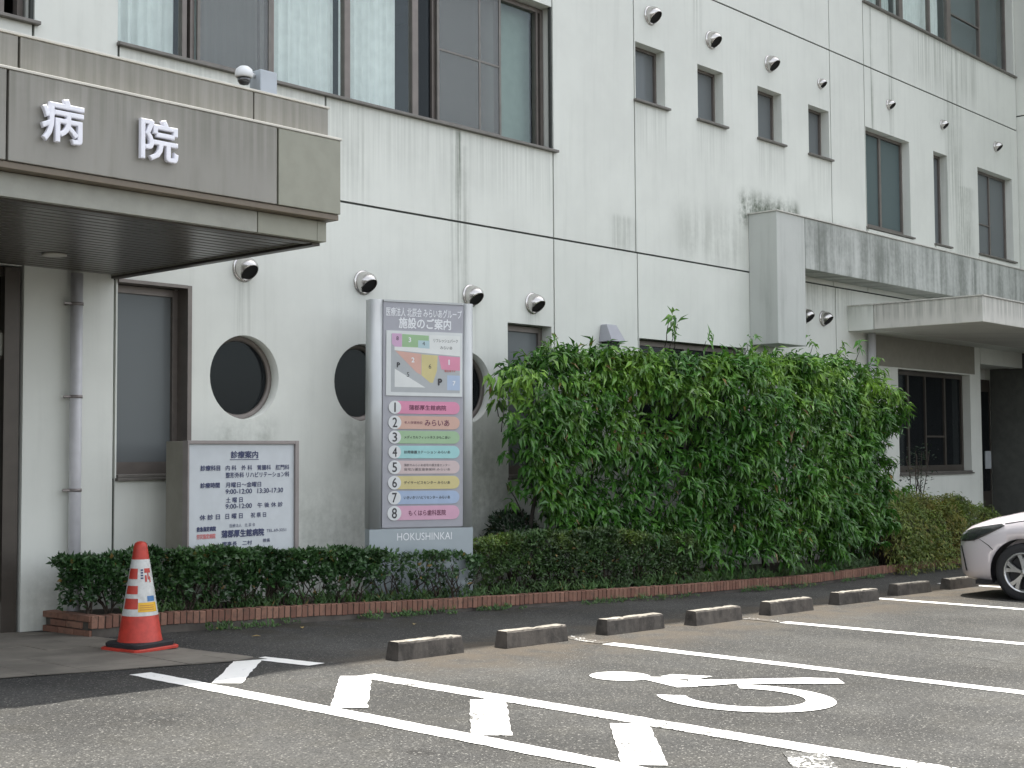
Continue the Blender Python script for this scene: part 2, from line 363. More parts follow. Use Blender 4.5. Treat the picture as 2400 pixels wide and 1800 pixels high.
def text_mesh(name, body, x0, x1, z0, z1, y, m, parent, off=0., ext=0., bev=0., keep=False):
    """flat print (or raised letters) filling the rectangle x0..x1, z0..z1 in the parent's own XZ plane; off thickens the strokes"""
    cu = bpy.data.curves.new(name, 'FONT'); cu.body = body; cu.extrude = ext; cu.bevel_depth = bev; cu.bevel_resolution = 2; cu.resolution_u = 3
    o = bpy.data.objects.new(name, cu); C.objects.link(o); bpy.context.view_layer.update()
    me = bpy.data.meshes.new_from_object(o.evaluated_get(bpy.context.evaluated_depsgraph_get()))
    bpy.data.objects.remove(o); bpy.data.curves.remove(cu)
    xs = [v.co.x for v in me.vertices]; ys = [v.co.y for v in me.vertices]
    kx = (x1 - x0) / max(1e-6, max(xs) - min(xs)); kz = (z1 - z0) / max(1e-6, max(ys) - min(ys))
    if keep: kx = min(kx, kz)
    mx, my = (min(xs) + max(xs)) / 2, (min(ys) + max(ys)) / 2; cx, cz = (x0 + x1) / 2, (z0 + z1) / 2
    base = [(cx + (v.co.x - mx) * kx, y - v.co.z * (kx + kz) / 2, cz + (v.co.y - my) * kz) for v in me.vertices]
    fs = [tuple(p.vertices) for p in me.polygons]; bpy.data.meshes.remove(me)
    mb = MB(); sh = [(0, 0)]
    if off > 0:
        d = off * 1.5 * kz; sh = [(-d, 0), (d, 0), (0, d), (0, -d)]
    for k, (ax, az) in enumerate(sh): mb.add([(p[0] + ax, p[1] - .00012 * k, p[2] + az) for p in base], fs)
    return mb.build(name, m, parent, local=True, kind='stuff' if len(body) > 1 and ext == 0 else None)

# ------------------------------------------------------------------ ground
mb = MB()
xs = [-900, -200, -60, -12] + [i * 2 - 10 for i in range(28)] + [46, 100, 300, 900]; ys = [-900, -200, -60, -20, -6, 0, 4, 8, 12, 20, 60, 200, 900]
vs = [(x, y, gz(x)) for y in ys for x in xs]; nx = len(xs)
mb.add(vs, [(j * nx + i, j * nx + i + 1, (j + 1) * nx + i + 1, (j + 1) * nx + i) for j in range(len(ys) - 1) for i in range(nx - 1)])
ground = mb.build('ground', M_asph, kind='structure')
def strip(name, pts, m, dz=.004, label=None, jit=.006, seg=.06):
    """a painted marking: quad strip whose long edges wander by a few millimetres"""
    (ax, ay), (bx, by), wd = pts
    L = math.hypot(bx - ax, by - ay); n = max(2, int(L / seg)); dx, dy = (bx - ax) / L, (by - ay) / L; px, py = -dy, dx
    vs = []; fs = []
    for i in range(n + 1):
        q = L * i / n
        for sgn in (-1, 1):
            e = sgn * wd / 2 + rnd.uniform(-jit, jit); x = ax + dx * q + px * e; y = ay + dy * q + py * e; vs.append((x, y, gz(x) + dz))
    for i in range(n): fs.append((2 * i, 2 * i + 2, 2 * i + 3, 2 * i + 1))
    return MB().add(vs, fs).build(name, m, ground, label=label)
strip('parking_line', ((4.56, 7.17), (4.48, .6), .15), M_paint, label='long outer white line of the hatched area')
strip('parking_line', ((5.48, 6.20), (5.40, .6), .16), M_paint_w, label='white line between hatched area and wheelchair bay')
strip('parking_line', ((7.80, 6.16), (7.70, .4), .14), M_paint)
strip('parking_line', ((7.90, 6.66), (7.80, 6.19), .13), M_paint_f, label='faded end of a bay line beside the wheel stops')
strip('parking_line', ((10.06, 6.06), (10.08, .4), .14), M_paint)
strip('parking_line', ((10.10, 6.45), (10.06, 6.09), .12), M_paint_f, label='faded end of a bay line between wheel stops')
strip('parking_line', ((12.82, 6.62), (12.72, .4), .14), M_paint)
strip('parking_line', ((15.30, 7.10), (15.24, .4), .14), M_paint)
strip('hatch_stripe', ((4.70, 6.50), (5.46, 7.29), .17), M_paint, .0045)
strip('hatch_stripe', ((5.49, 7.26), (5.57, 6.75), .15), M_paint, .0042)
for a, b, m in (((4.66, 5.39), (5.42, 6.2), M_paint), ((4.64, 4.36), (5.36, 5.06), M_paint_w), ((4.62, 3.46), (5.34, 4.09), M_paint_w), ((4.60, 2.55), (5.34, 3.12), M_paint_f), ((4.6, 1.7), (5.32, 2.25), M_paint_w)):
    strip('hatch_stripe', (a, b, .19), m, .0045)
# wheelchair symbol
mb = MB()
def flat_poly(pts, dz):
    mb.add([(x, y, gz(x) + dz) for x, y in pts], [tuple(range(len(pts)))])
def arc(cx, cy, r0, r1, a0, a1, n=40, dz=.005, ex=1.):
    vs = []
    for i in range(n + 1):
        a = a0 + (a1 - a0) * i / n
        for r in (r0, r1): x = cx + r * math.cos(a) * ex; y = cy + r * math.sin(a); vs.append((x, y, gz(x) + dz))
    mb.add(vs, [(2 * i, 2 * i + 1, 2 * i + 3, 2 * i + 2) for i in range(n)])
flat_poly([(6.57 + .185 * math.cos(2 * PI * k / 28), 5.10 + .185 * math.sin(2 * PI * k / 28)) for k in range(28)], .0050)
flat_poly([(6.66, 4.97), (6.57, 4.92), (6.46, 4.60), (6.57, 4.53), (6.70, 4.70), (6.72, 4.90)][::-1], .0046)      # torso
flat_poly([(6.74, 4.92), (6.86, 4.92), (6.97, 4.70), (6.80, 4.70), (6.70, 4.80)][::-1], .0054)                    # arm
flat_poly([(6.55, 4.56), (6.74, 4.72), (6.93, 4.56), (7.34, 4.26), (7.44, 4.11), (7.30, 3.99), (7.12, 4.15), (6.80, 4.44), (6.64, 4.50)][::-1], .0058)
arc(6.44, 4.13, .335, .50, R(128), R(128 + 268), 60, .0050, .92)
mb.build('wheelchair_symbol', M_paint_c, ground, label='white painted wheelchair symbol lying sideways in the bay')
# entrance paving
pav = MB()
outl = [(-3, 7.74), (2.0, 7.68), (3.88, 7.56), (4.36, 7.36), (5.18, 7.22), (5.52, 7.2), (5.42, 8.1), (5.35, 8.93), (5.2, 9.62), (-3, 9.62)]
outl = [(-3, 7.70), (3.55, 7.62), (5.50, 7.16), (5.42, 8.1), (5.24, 9.62), (-3, 9.62)]
pav.add([(x, y, gz(x) + .006) for x, y in outl], [tuple(range(len(outl)))])
paving = pav.build('entrance_paving', M_joint, kind='structure')
def inside(x, y):
    e = lambda x: 7.62 + (x - 3.55) * (-.236) if x > 3.55 else 7.62 + (3.55 - x) * .012
    r = 5.50 - (y - 7.16) * .105
    return y > e(x) and x < r and y < 9.6
tw, td = .295, .295
tile_me = {}
for i in range(12):
    for j in range(9):
        x0 = 1.98 + i * .30; y0 = 6.98 + j * .30
        cs = [(x0, y0), (x0 + tw, y0), (x0 + tw, y0 + td), (x0, y0 + td)]
        if not all(inside(*q) for q in cs):
            # clip the cut tiles along the front edge and the right edge
            pts = []
            for (a, b) in zip(cs, cs[1:] + cs[:1]):
                N = 14
                for k in range(N):
                    q = (a[0] + (b[0] - a[0]) * k / N, a[1] + (b[1] - a[1]) * k / N)
                    if inside(*q): pts.append(q)
            if len(pts) < 6: continue
            e = lambda x: max(7.63, 0) + (x - 3.55) * (-.236) if x > 3.55 else 7.63
        else: pts = cs
        dz = rnd.uniform(.009, .0125)
        n = len(pts); vs = [(x, y, gz(x) + dz) for x, y in pts] + [(x, y, gz(x) + .002) for x, y in pts]
        MB().add(vs, [tuple(range(n))] + [(k, k + n, (k + 1) % n + n, (k + 1) % n) for k in range(n)]).build('paving_tile', M_tile, paving)

# ------------------------------------------------------------------ the hospital building
D = 9.6; TH = .22
bld = thing('hospital_building', 'white stained hospital building with round ground floor windows, filling the background', 'building', (10, 12, 0))
def rect(x0, x1, z0, z1): return [(x0, z0), (x1, z0), (x1, z1), (x0, z1)]
def circ(cx, cz, r, n=40): return [(cx + r * math.cos(2 * PI * k / n), cz + r * math.sin(2 * PI * k / n)) for k in range(n)]
g = .011
GR = [(6.93, 7.20)]
def panel(x0, x1, z0, z1, holes=()):
    MB().poly(rect(x0 + g, x1 - g, z0 + g, z1 - g), D, D + TH, holes).build('wall_panel', M_wall, bld)
G1, G2 = 3.70, 7.15
ZT = 14.0
rects1 = {'nw': rect(5.87, 6.55, 1.16, 2.75), 'w2': rect(10.50, 11.21, 1.08, 2.72), 'w3': rect(12.80, 15.12, 1.08, 2.69), 'w4': rect(19.40, 22.02, .97, 2.60)}
rounds = [circ(7.12, 2.015, .365), circ(8.49, 2.015, .365), circ(9.88, 2.015, .365)]
panel(-6, 1.0, -.6, G1); panel(1.0, 5.06, 2.77, G1)
panel(5.06, 5.845, -.6, G1); panel(5.845, 11.26, -.6, G1, [rects1['nw'], rects1['w2']] + rounds)
panel(11.26, 12.78, -.6, G1); panel(12.78, 17.50, -.6, G1, [rects1['w3']]); panel(17.50, 22.46, -.6, G1, [rects1['w4']])
panel(22.46, 24.31, 2.80, G1)
sq = [(12.77, 13.38, 5.54, 6.24), (14.08, 14.66, 5.54, 6.24), (15.49, 16.10, 5.54, 6.24), (16.82, 17.40, 5.54, 6.24)]
dbl = (18.50, 19.95, 4.70, 6.22); nar = (20.81, 21.33, 4.70, 6.22); rt = (22.53, 24.02, 4.72, 6.22)
panel(-6, .6, G1, G2); panel(.6, 5.12, G1, 4.67); panel(.6, 5.12, 6.27, G2); panel(5.12, 5.86, G1, G2)
panel(5.86, 8.02, G1, 4.67); panel(8.02, 11.26, G1, 4.67); panel(5.86, 11.26, 6.27, G2)
panel(11.26, 12.755, G1, G2); panel(12.755, 17.45, G1, G2, [rect(a + .012 if i == 0 else a, b, c_, d) for i, (a, b, c_, d) in enumerate(sq)])
panel(17.45, 18.485, G1, G2); panel(18.485, 24.30, G1, G2, [rect(dbl[0] + .002, *dbl[1:]), rect(*nar), rect(*rt)])
panel(-6, 11.26, G2, ZT); panel(11.26, 17.45, G2, ZT); panel(17.45, 18.485, G2, ZT); panel(18.485, 24.30, G2, ZT, [rect(18.51, 24.22, 8.14, 9.75)])
sl = MB()   # sealant at the back of the joints
for z in (G1, G2): sl.box(-6, 24.3, D + .016, D + .05, z - g - .004, z + g + .004)
for x, z0, z1 in ((1., 2.8, G1), (5.06, 2.8, G1), (5.845, 2.75, G1), (5.845, -.6, 1.16), (11.26, -.6, ZT), (12.78, 2.69, G1), (12.78, -.6, 1.08), (17.5, -.6, G1), (22.46, 2.8, G1), (.6, G1, G2),
                  (5.12, G1, G2), (5.86, G1, 4.67), (5.86, 6.27, G2), (8.02, G1, 4.67), (12.755, G1, G2), (17.45, G1, ZT), (18.485, G1, 4.7), (18.485, 6.22, ZT)):
    sl.box(x - g - .004, x + g + .004, D + .017, D + .051, z0, z1)
sl.build('joint_sealant', M_seal, bld)
# body behind the facade: floors, back, sides, roof with a broad eave
sh = MB(); B = D + TH + .0
sh.box(-6, 24.2, 20, 20.3, -1.2, ZT); sh.box(-6.3, -6.02, D, 20.3, -1.2, ZT); sh.box(24.6, 24.7, D + .3, 20, -1.2, ZT)
sh.box(-6, 24.2, D + .35, 20, 3.50, 3.75); sh.box(-6, 24.2, D + .35, 20, 6.95, 7.2); sh.box(-6, 24.2, D + .35, 20, -1.2, -.65)
sh.box(-6, 24.2, 13.0, 13.1, -.6, ZT)
for x in (3.2, 5.5, 12.0, 18.2): sh.box(x - .04, x + .04, D + TH + .3, 13.0, -.6, ZT)
sh.build('interior_wall', M_inside, bld)
MB().box(-7, 41, 8.02, 20.8, ZT + .02, ZT + .4).build('roof', M_wall, bld)
# wing at the far right, its unseen forward reach added to block sky
wg = MB().box(24.31, 40, 2.0, 20.29, -1.0, 7.405).box(24.31, 40, 2.0, 20.29, 7.43, ZT - .02).build('wing_wall', M_wall, bld)
MB().box(24.33, 39.9, 2.02, 20.2, 7.40, 7.435).build('joint_sealant', M_seal, bld)

FR = D + .13   # plane of the window frames
def frame_mb(x0, x1, z0, z1, wd=.045, dep=.07, y=FR, bot=None, mull=(), rails=()):
    m = MB(); bot = wd if bot is None else bot
    m.box(x0, x0 + wd, y, y + dep, z0, z1); m.box(x1 - wd, x1, y, y + dep, z0, z1)
    m.box(x0 + wd, x1 - wd, y + .002, y + dep, z1 - wd, z1); m.box(x0 + wd, x1 - wd, y + .002, y + dep, z0, z0 + bot)
    for (a, b) in mull: m.box(a, b, y + .004, y + dep - .002, z0 + bot, z1 - wd)
    for (a, b, z, hh) in rails: m.box(a, b, y + .008, y + dep - .01, z, z + hh)
    return m
def sill(x0, x1, z, parent, out=.05, h=.028, mat=None):
    MB().box(x0 - .03, x1 + .06, D - out, FR + .06, z - h, z).build('sill', mat or M_sill, parent, bevel=.004)
def window(x0, x1, z0, z1, panes, frame=M_frame, has_sill=True, label=None, **kw):
    fr = frame_mb(x0, x1, z0, z1, **kw).build('window', frame, bld, label=label)
    for (a, b, c_, d, m) in panes: MB().box(a, b, FR + .03, FR + .036, c_, d).build('pane', m, fr)
    if has_sill: sill(x0, x1, z0 - .001, fr)
    return fr
def curtain(x0, x1, z0, z1, y, m, parent, amp=.03, wl=.11, name='curtain'):
    n = max(8, int((x1 - x0) / .012)); vs = []; ph = rnd.uniform(0, 6)
    for i in range(n + 1):
        x = x0 + (x1 - x0) * i / n
        am = amp * (.5 + 1.1 * (noise.noise(Vector((x * 3., ph, 0))) * .5 + .5)); x_ = x + .05 * noise.noise(Vector((x * 4., ph, 5.)))
        yy = y + am * math.sin(x_ * 2 * PI / wl + ph + 1.3 * math.sin(x * 5.1)) + .4 * amp * math.sin(x * 2 * PI / wl * 2.3 + 1)
        vs += [(x, yy, z0), (x + .01 * math.sin(x * 9), yy, z1)]
    MB().add(vs, [(2 * i, 2 * i + 2, 2 * i + 3, 2 * i + 1) for i in range(n)], smooth=True).build(name, m, parent)
# big upper window over the entrance
z0, z1 = 4.68, 6.27
big = window(5.87, 11.25, z0, z1, [(5.91, 6.56, z0 + .05, z1 - .04, M_glass), (6.66, 7.47, z0 + .05, z1 - .04, M_glass), (7.52, 8.37, z0 + .05, z1 - .04, M_glass),
      (8.43, 9.26, z0 + .05, z1 - .04, M_glass), (9.33, 9.53, z0 + .05, z1 - .04, M_glass_d), (9.58, 10.52, z0 + .05, z1 - .04, M_glass), (10.55, 11.18, z0 + .05, z1 - .04, M_glass)],
      bot=.06, mull=((6.55, 6.595), (6.63, 6.67), (7.46, 7.525), (8.365, 8.435), (9.255, 9.335), (9.53, 9.585), (10.515, 10.555), (11.14, 11.17)),
      label='wide upper window with curtains above the entrance canopy')
curtain(5.92, 6.54, z0 + .02, z1, FR + .16, M_cur, big); curtain(7.5, 8.36, z0 + .02, z1, FR + .16, M_cur, big); curtain(8.42, 9.17, z0 + .02, z1, FR + .16, M_cur, big)
curtain(6.66, 7.46, z0 + .02, z1, FR + .16, M_cur2, big)
MB().box(9.6, 11.2, FR + .16, FR + .165, z0, z1).build('blind', M_blind, big)
for a, b in ((6.68, 7.47), (9.57, 10.53)):
    m = MB(); m.box(a, a + .03, FR - .03, FR - .012, z0 + .03, z1 - .02); m.box(b - .03, b, FR - .03, FR - .012, z0 + .03, z1 - .02)
    m.box(a + .03, b - .03, FR - .029, FR - .013, z0 + .03, z0 + .06); m.box(a + .03, b - .03, FR - .028, FR - .014, z0 + .78, z0 + .80)
    if a > 9: m.box(a + .62, a + .645, FR - .027, FR - .015, z0 + .06, z1 - .02)
    m.build('screen_frame', M_sill, big)
    MB().box(a + .03, b - .03, FR - .022, FR - .020, z0 + .06, z1 - .02).build('insect_screen', M_mesh, big)
# window at the upper left corner
w0 = window(.62, 5.1, z0, z1, [(.7, 2.6, z0 + .05, z1 - .04, M_glass_d), (2.66, 4.9, z0 + .05, z1 - .04, M_glass)], bot=.06, mull=((2.6, 2.66), (4.9, 4.95)), label='upper window cut by the left edge of the photo')
curtain(2.7, 4.9, z0 + .02, z1, FR + .16, M_cur2, w0)
for (a, b, c_, d) in sq:
    window(a, b, c_, d, [(a + .03, b - .03, c_ + .03, d - .03, M_frost)], wd=.035)
window(*dbl, [(dbl[0] + .04, 19.18, 4.79, 6.17, M_frost2), (19.24, dbl[1] - .04, 4.79, 6.17, M_frost2)], bot=.09, mull=((19.18, 19.24),), label='upper window of two tall frosted panes')
window(*nar, [(nar[0] + .03, nar[1] - .03, 4.75, 6.18, M_frost)], label='narrow tall upper window')
f = window(*rt, [(rt[0] + .03, rt[1] - .03, 4.76, 6.18, M_frost)], mull=((23.3, 23.34),), rails=((22.56, 23.3, 5.28, .02),), label='upper window nearest the right end of the wall')
top = window(18.512, 24.21, 8.14, 9.75, [(18.56, 19.3, 8.2, 9.7, M_glass), (19.36, 19.98, 8.2, 9.7, M_glass), (20.1, 21.05, 8.2, 9.7, M_glass), (21.1, 21.75, 8.2, 9.7, M_glass), (21.9, 24.15, 8.2, 9.7, M_glass)],
      bot=.06, mull=((19.3, 19.36), (19.98, 20.1), (21.05, 21.10), (21.75, 21.9), (23.05, 23.1)), rails=((21.9, 23.05, 8.78, .02),), label='top floor window at the upper right')
curtain(20.1, 21.7, 8.16, 9.75, FR + .16, M_cur, top, .012); curtain(18.55, 19.96, 8.16, 9.75, FR + .2, M_cur2, top)
MB().box(21.9, 24.15, FR + .14, FR + .145, 8.16, 9.75).build('blind', M_blind_d, top)
# ground floor windows
def gwin(x0, x1, z0, z1, fm, pm, label, wd=.06, **kw):
    o = window(x0, x1, z0, z1, [(x0 + wd, x1 - wd, z0 + .12, z1 - wd, pm)], frame=fm, bot=.12, wd=wd, label=label, has_sill=False, **kw)
    m = MB(); m.box(x0 - .02, x1 + .02, D - .045, FR + .05, z0 - .03, z0 - .005); m.box(x0 - .005, x1 + .005, D - .02, FR + .05, z0 - .004, z0 + .022); m.build('sill', M_sill, o, bevel=.004)
    return o
o = gwin(5.88, 6.53, 1.17, 2.73, M_frame, M_frost, 'tall frosted window between the downpipe and the notice board')
m = MB(); m.box(6.52, 6.56, D - .02, FR, 1.17, 2.76); m.box(5.87, 6.52, D - .019, FR, 2.735, 2.762); m.build('casing', M_frame, o)
o = gwin(10.51, 11.20, 1.09, 2.71, M_frame, M_frost, 'tall frosted window partly behind the tall hedge')
o = gwin(12.81, 15.11, 1.09, 2.68, M_frame, M_glass_d, 'wide ground floor window hidden behind the tall hedge', mull=((13.9, 13.96),))
o = gwin(19.41, 22.01, .98, 2.59, M_frame_d, M_glass_d, 'dark ground floor window under the side canopy', mull=((19.98, 20.04), (20.6, 20.64), (21.3, 21.36)), rails=((20.64, 21.3, 1.55, .03),))
for cx in (7.12, 8.49, 9.88):
    ring = MB(); n = 40
    prof = [(.365, D - .006), (.385, D - .008), (.392, D - .002), (.392, D + .004), (.366, D + .006)]
    def ringm(prof, mbx, close=True):
        rings = [[(cx + r * math.cos(2 * PI * k / n), y, 2.015 + r * math.sin(2 * PI * k / n)) for k in range(n)] for r, y in prof]
        if close: rings.append(rings[0])
        mbx.loft(rings, cap=False)
    wr = MB(); ringm([(.362, D + .10), (.33, D + .10), (.32, D + .115), (.32, D + .15), (.362, D + .15)], wr)
    o = wr.build('round_window', M_frame, bld)
    MB().poly(circ(cx, 2.015, .325), D + .125, D + .131).build('pane', M_glass_d, o)
# ventilation hoods
def vent(cx, cz, r):
    r *= 1.13
    root = sub('vent_hood', bld); root.location = Vector((cx, D, cz)) - bld.location
    fl = MB(); fl.lathe([(r, 0), (r, .008), (r * .93, .016), (r * .8, .018)], ax='y', n=28); fl.build('flange', M_steel, root, local=True)
    bm = bmesh.new(); bmesh.ops.create_uvsphere(bm, u_segments=28, v_segments=18, radius=1.)
    bmesh.ops.scale(bm, vec=(r * .90, r * 1.35, r * .90), verts=bm.verts)
    bmesh.ops.bisect_plane(bm, geom=bm.verts[:] + bm.edges[:] + bm.faces[:], plane_co=(0, -.01, 0), plane_no=(0, 1, 0), clear_outer=True)
    nrm = Vector((0.0, -.66, -.75)).normalized(); pc = Vector((0, -r * .62, -r * .50))
    bmesh.ops.bisect_plane(bm, geom=bm.verts[:] + bm.edges[:] + bm.faces[:], plane_co=pc, plane_no=nrm, clear_outer=True)
    edges = [e for e in bm.edges if e.is_boundary and all(abs((v.co - pc).dot(nrm)) < 1e-4 for v in e.verts)]
    vs = sorted({v for e in edges for v in e.verts}, key=lambda v: math.atan2(v.co.x, (v.co - pc).dot(nrm.cross(Vector((1, 0, 0))))))
    op = [v.co.copy() for v in vs]
    for f in bm.faces: f.smooth = True
    me = bpy.data.meshes.new('hood'); bm.to_mesh(me); bm.free(); me.materials.append(M_steel)
    h_ = bpy.data.objects.new('hood', me); C.objects.link(h_); h_.parent = root
    sm = h_.modifiers.new('shell', 'SOLIDIFY'); sm.thickness = .004; sm.offset = -1
    if len(op) > 5:
        m = MB(); c0 = sum(op, Vector()) / len(op); pts = [c0 + (p - c0) * .96 - nrm * .012 for p in op]
        m.add(pts, [tuple(range(len(pts)))]); m.build('opening', M_black, root, local=True)
    return root
for cx, cz, r in ((7.10, 2.96, .105), (8.48, 2.96, .105), (9.94, 2.955, .105), (10.90, 2.95, .105), (16.62, 3.22, .10), (17.14, 3.22, .10),
                  (13.09, 6.62, .105), (14.39, 6.61, .105), (15.80, 6.60, .105), (17.17, 6.60, .07), (19.28, 6.69, .075), (21.17, 6.71, .075), (23.33, 6.70, .085)):
    vent(cx, cz, r)

# inverted-L concrete beam on the facade
MB().box(15.21, 15.92, 9.17, D - .003, 2.735, 4.46).build('beam_leg', M_beam, bld, bevel=.008)
MB().box(15.935, 24.29, 9.172, D - .003, 3.775, 4.458).build('concrete_beam', M_beam, bld, bevel=.008, label='long stained concrete beam under the upper windows')
MB().box(15.915, 15.937, 9.19, 9.5, 3.78, 4.45).build('joint_sealant', M_seal, bld)
MB().box(15.19, 24.3, 9.15, D - .003, 4.46, 4.475).build('flashing', M_canopy, bld)
for a, b in ((18.5, 20.0), (20.8, 21.4), (22.5, 24.1)): MB().box(a, b, D - .03, D - .002, 4.5, 4.66).build('window_apron', M_wall, bld)
# side canopy at the right
cn = MB().box(17.86, 24.3, 7.58, 9.19, 3.085, 3.44).build('side_canopy', M_canopy, bld, bevel=.01, label='grey concrete canopy over the side entrance at the right')
MB().box(17.857, 24.3, 9.20, D - .003, 3.085, 3.44).build('canopy_panel', M_wall, cn)
MB().box(17.84, 24.3, 7.56, D - .003, 3.44, 3.458).build('flashing', M_canopy, cn)
# recessed side entrance
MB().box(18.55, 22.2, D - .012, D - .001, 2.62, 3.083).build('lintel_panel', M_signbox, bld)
MB().box(24.275, 24.309, 7.6, 10.2, -.6, 3.08).build('porch_dark_sheet', M_dark_sheet, bld)  # thin dark grey sheet over the wing face, up to the canopy
MB().box(22.46, 22.62, D + TH + .002, 10.3, -.6, 3.1).build('porch_wall', M_wall, bld)
MB().box(22.62, 24.3, 10.3, 10.5, -.6, 3.1).build('porch_wall', M_wall, bld)
MB().box(22.62, 24.3, D + TH, 10.3, 2.82, 3.1).build('porch_ceiling', M_wall, bld)
d = MB().box(23.7, 24.29, 10.22, 10.298, -.45, 2.62).build('side_door', M_frame_d, bld)
MB().box(23.78, 24.2, 10.205, 10.218, .6, 2.4).build('pane', M_glass_d, d)
MB().box(23.98, 24.22, 10.19, 10.204, 1.0, 1.32).build('paper_notice', M_signw, d)

# entrance glazing on the left
en = MB(); en.box(4.93, 5.05, D + .02, D + .16, 0, 2.77); en.box(1.0, 4.93, D + .06, D + .14, 2.07, 2.29); en.box(1.0, 4.93, D + .06, D + .14, 2.70, 2.77)
for x in (1.0, 2.3, 3.6): en.box(x, x + .08, D + .062, D + .138, .26, 2.07); en.box(x, x + .08, D + .062, D + .138, 2.29, 2.70)
en = en.build('entrance_frame', M_frame_d, bld)
for a, b in ((1.08, 2.3), (2.38, 3.6), (3.68, 4.93)):
    MB().box(a, b, D + .095, D + .101, .26, 2.07).build('pane', M_glass_d, en); MB().box(a, b, D + .095, D + .101, 2.29, 2.70).build('pane', M_glass_d, en)
MB().box(4.86, 4.929, D + .05, D + .145, 2.10, 2.27).build('transom_panel', M_taupe3, en)
MB().box(1.0, 4.93, D + .05, D + .15, -.1, .26).build('threshold', M_wall, en)

# entrance canopy
ca = sub('entrance_canopy', bld); ca.location = Vector((5.5, 8.2, 3.0)) - bld.location
ca['label'] = 'taupe metal entrance canopy carrying two white raised characters'
def cp(name, m, mat, bevel=.004, label=None): return m.build(name, mat, ca, bevel=bevel, label=label)
XL = -1.0; Y0, Y1, Y2 = 6.93, 7.03, 7.03
for a, b, mt in ((XL, 3.545, M_taupe), (3.56, 5.385, M_taupe), (5.40, 5.92, M_taupe2)): cp('fascia_panel', MB().box(a, b, Y0, D - .004 if b > 5.9 else Y0 + .05, 2.955, 3.455), mt)
cp('fascia_core', MB().box(XL, 5.395, Y0 + .06, D - .004, 2.96, 3.45), M_trim, 0)
for a, b in ((XL, 3.66), (3.675, 5.27), (5.28, 5.895)): cp('cap_panel', MB().box(a, b, Y2, D - .004 if b > 5.8 else Y2 + .05, 3.475, 3.685), M_taupe)
cp('cap_roof', MB().box(XL, 5.275, Y2 + .055, D - .004, 3.48, 3.66), M_trim, 0)
cp('cap_strip', MB().box(XL, 5.905, Y2 - .008, Y2 + .08, 3.687, 3.702), M_caplight, .003)
cp('cap_strip', MB().box(XL, 5.93, Y0 - .006, Y2 + .05, 3.457, 3.473), M_caplight, .003)
cp('trim_band', MB().box(XL, 5.915, Y0 + .015, D - .004, 2.915, 2.952), M_trim, .003)
for a, b, mt in ((XL, 3.50, M_taupe3), (3.506, 5.305, M_taupe3), (5.312, 5.80, M_taupe2)): cp('lower_panel', MB().box(a, b, Y1, Y1 + .05, 2.775, 2.912), mt, .003)
cp('lower_panel', MB().box(5.802, 5.88, Y1, D - .004, 2.775, 2.912), M_taupe2, .003)
cp('edge_rail', MB().box(XL, 5.80, Y1 + .052, Y1 + .12, 2.765, 2.9), M_frame_d, 0); cp('edge_rail', MB().box(5.805, 5.875, Y1 + .06, D - .005, 2.755, 2.774), M_frame_d, .003)
y = Y1 + .13
while y < D - .06:
    cp('slat', MB().box(XL, 5.79, y, y + .078, 2.778, 2.80), M_slat, .004); y += .1
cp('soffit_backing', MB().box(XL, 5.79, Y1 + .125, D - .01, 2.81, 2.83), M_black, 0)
dl = MB(); dl.lathe([(.085, 0), (.085, -.012), (.07, -.014)], (4.89, 8.83, 2.777)); dl.build('downlight', M_caplight, ca)
l1 = text_mesh('letter', '病', 3.73, 3.99, 3.09, 3.345, 0, M_letter, ca, 0, .035, .022)
l2 = text_mesh('letter', '院', 4.355, 4.615, 3.085, 3.34, 0, M_letter, ca, 0, .035, .022)
for l in (l1, l2): l.location = Vector((0, Y0 - .030, 0)) - wloc(ca)

# ------------------------------------------------------------------ fixtures
dp = thing('downpipe', 'pale round downpipe on the wall left of the notice board', 'downpipe', (5.47, 9.53, .1))
MB().tube([(5.47, 9.53, -.05), (5.47, 9.53, 2.76)], .047, 16).build('pipe', M_pipe, dp)
for z in (2.52, 1.80, 1.08):
    m = MB(); m.lathe([(.052, -.012), (.052, .012)], (5.47, 9.53, z), n=16); m.box(5.405, 5.42, 9.53, D + .0, z - .01, z + .01); m.box(5.36, 5.425, 9.515, 9.53, z - .006, z + .006); m.build('clamp', M_signframe, dp)
dp2 = thing('downpipe', 'white downpipe under the side canopy, above the right end of the tall hedge', 'downpipe', (18.4, 9.5, -.3))
MB().tube([(18.42, 9.52, -.35), (18.42, 9.52, 3.084)], .06, 16).build('pipe', M_pipe, dp2)
for z in (2.5, 1.2): MB().lathe([(.066, -.012), (.066, .012)], (18.42, 9.52, z), n=16).box(18.405, 18.435, 9.55, D, z - .01, z + .01).build('clamp', M_signframe, dp2)

sc_ = thing('security_camera', 'white dome security camera on a grey box above the entrance canopy', 'security camera', (5.5, 7.25, 3.702))
MB().box(5.44, 5.58, 7.18, 7.30, 3.7025, 3.90).build('junction_box', M_grey, sc_, bevel=.006)
MB().tube([(5.44, 7.24, 3.86), (5.37, 7.22, 3.87), (5.335, 7.20, 3.865)], .014, 10).build('bracket', M_white, sc_)
m = MB(); m.lathe([(.001, .048), (.03, .044), (.052, .026), (.060, 0), (.060, -.022), (.052, -.03)], (5.315, 7.19, 3.845), n=24); m.build('housing', M_white, sc_)
m = MB(); m.lathe([(.046, -.031), (.042, -.055), (.028, -.074), (.001, -.08)], (5.315, 7.19, 3.845), n=24); m.build('dome', M_lens, sc_)

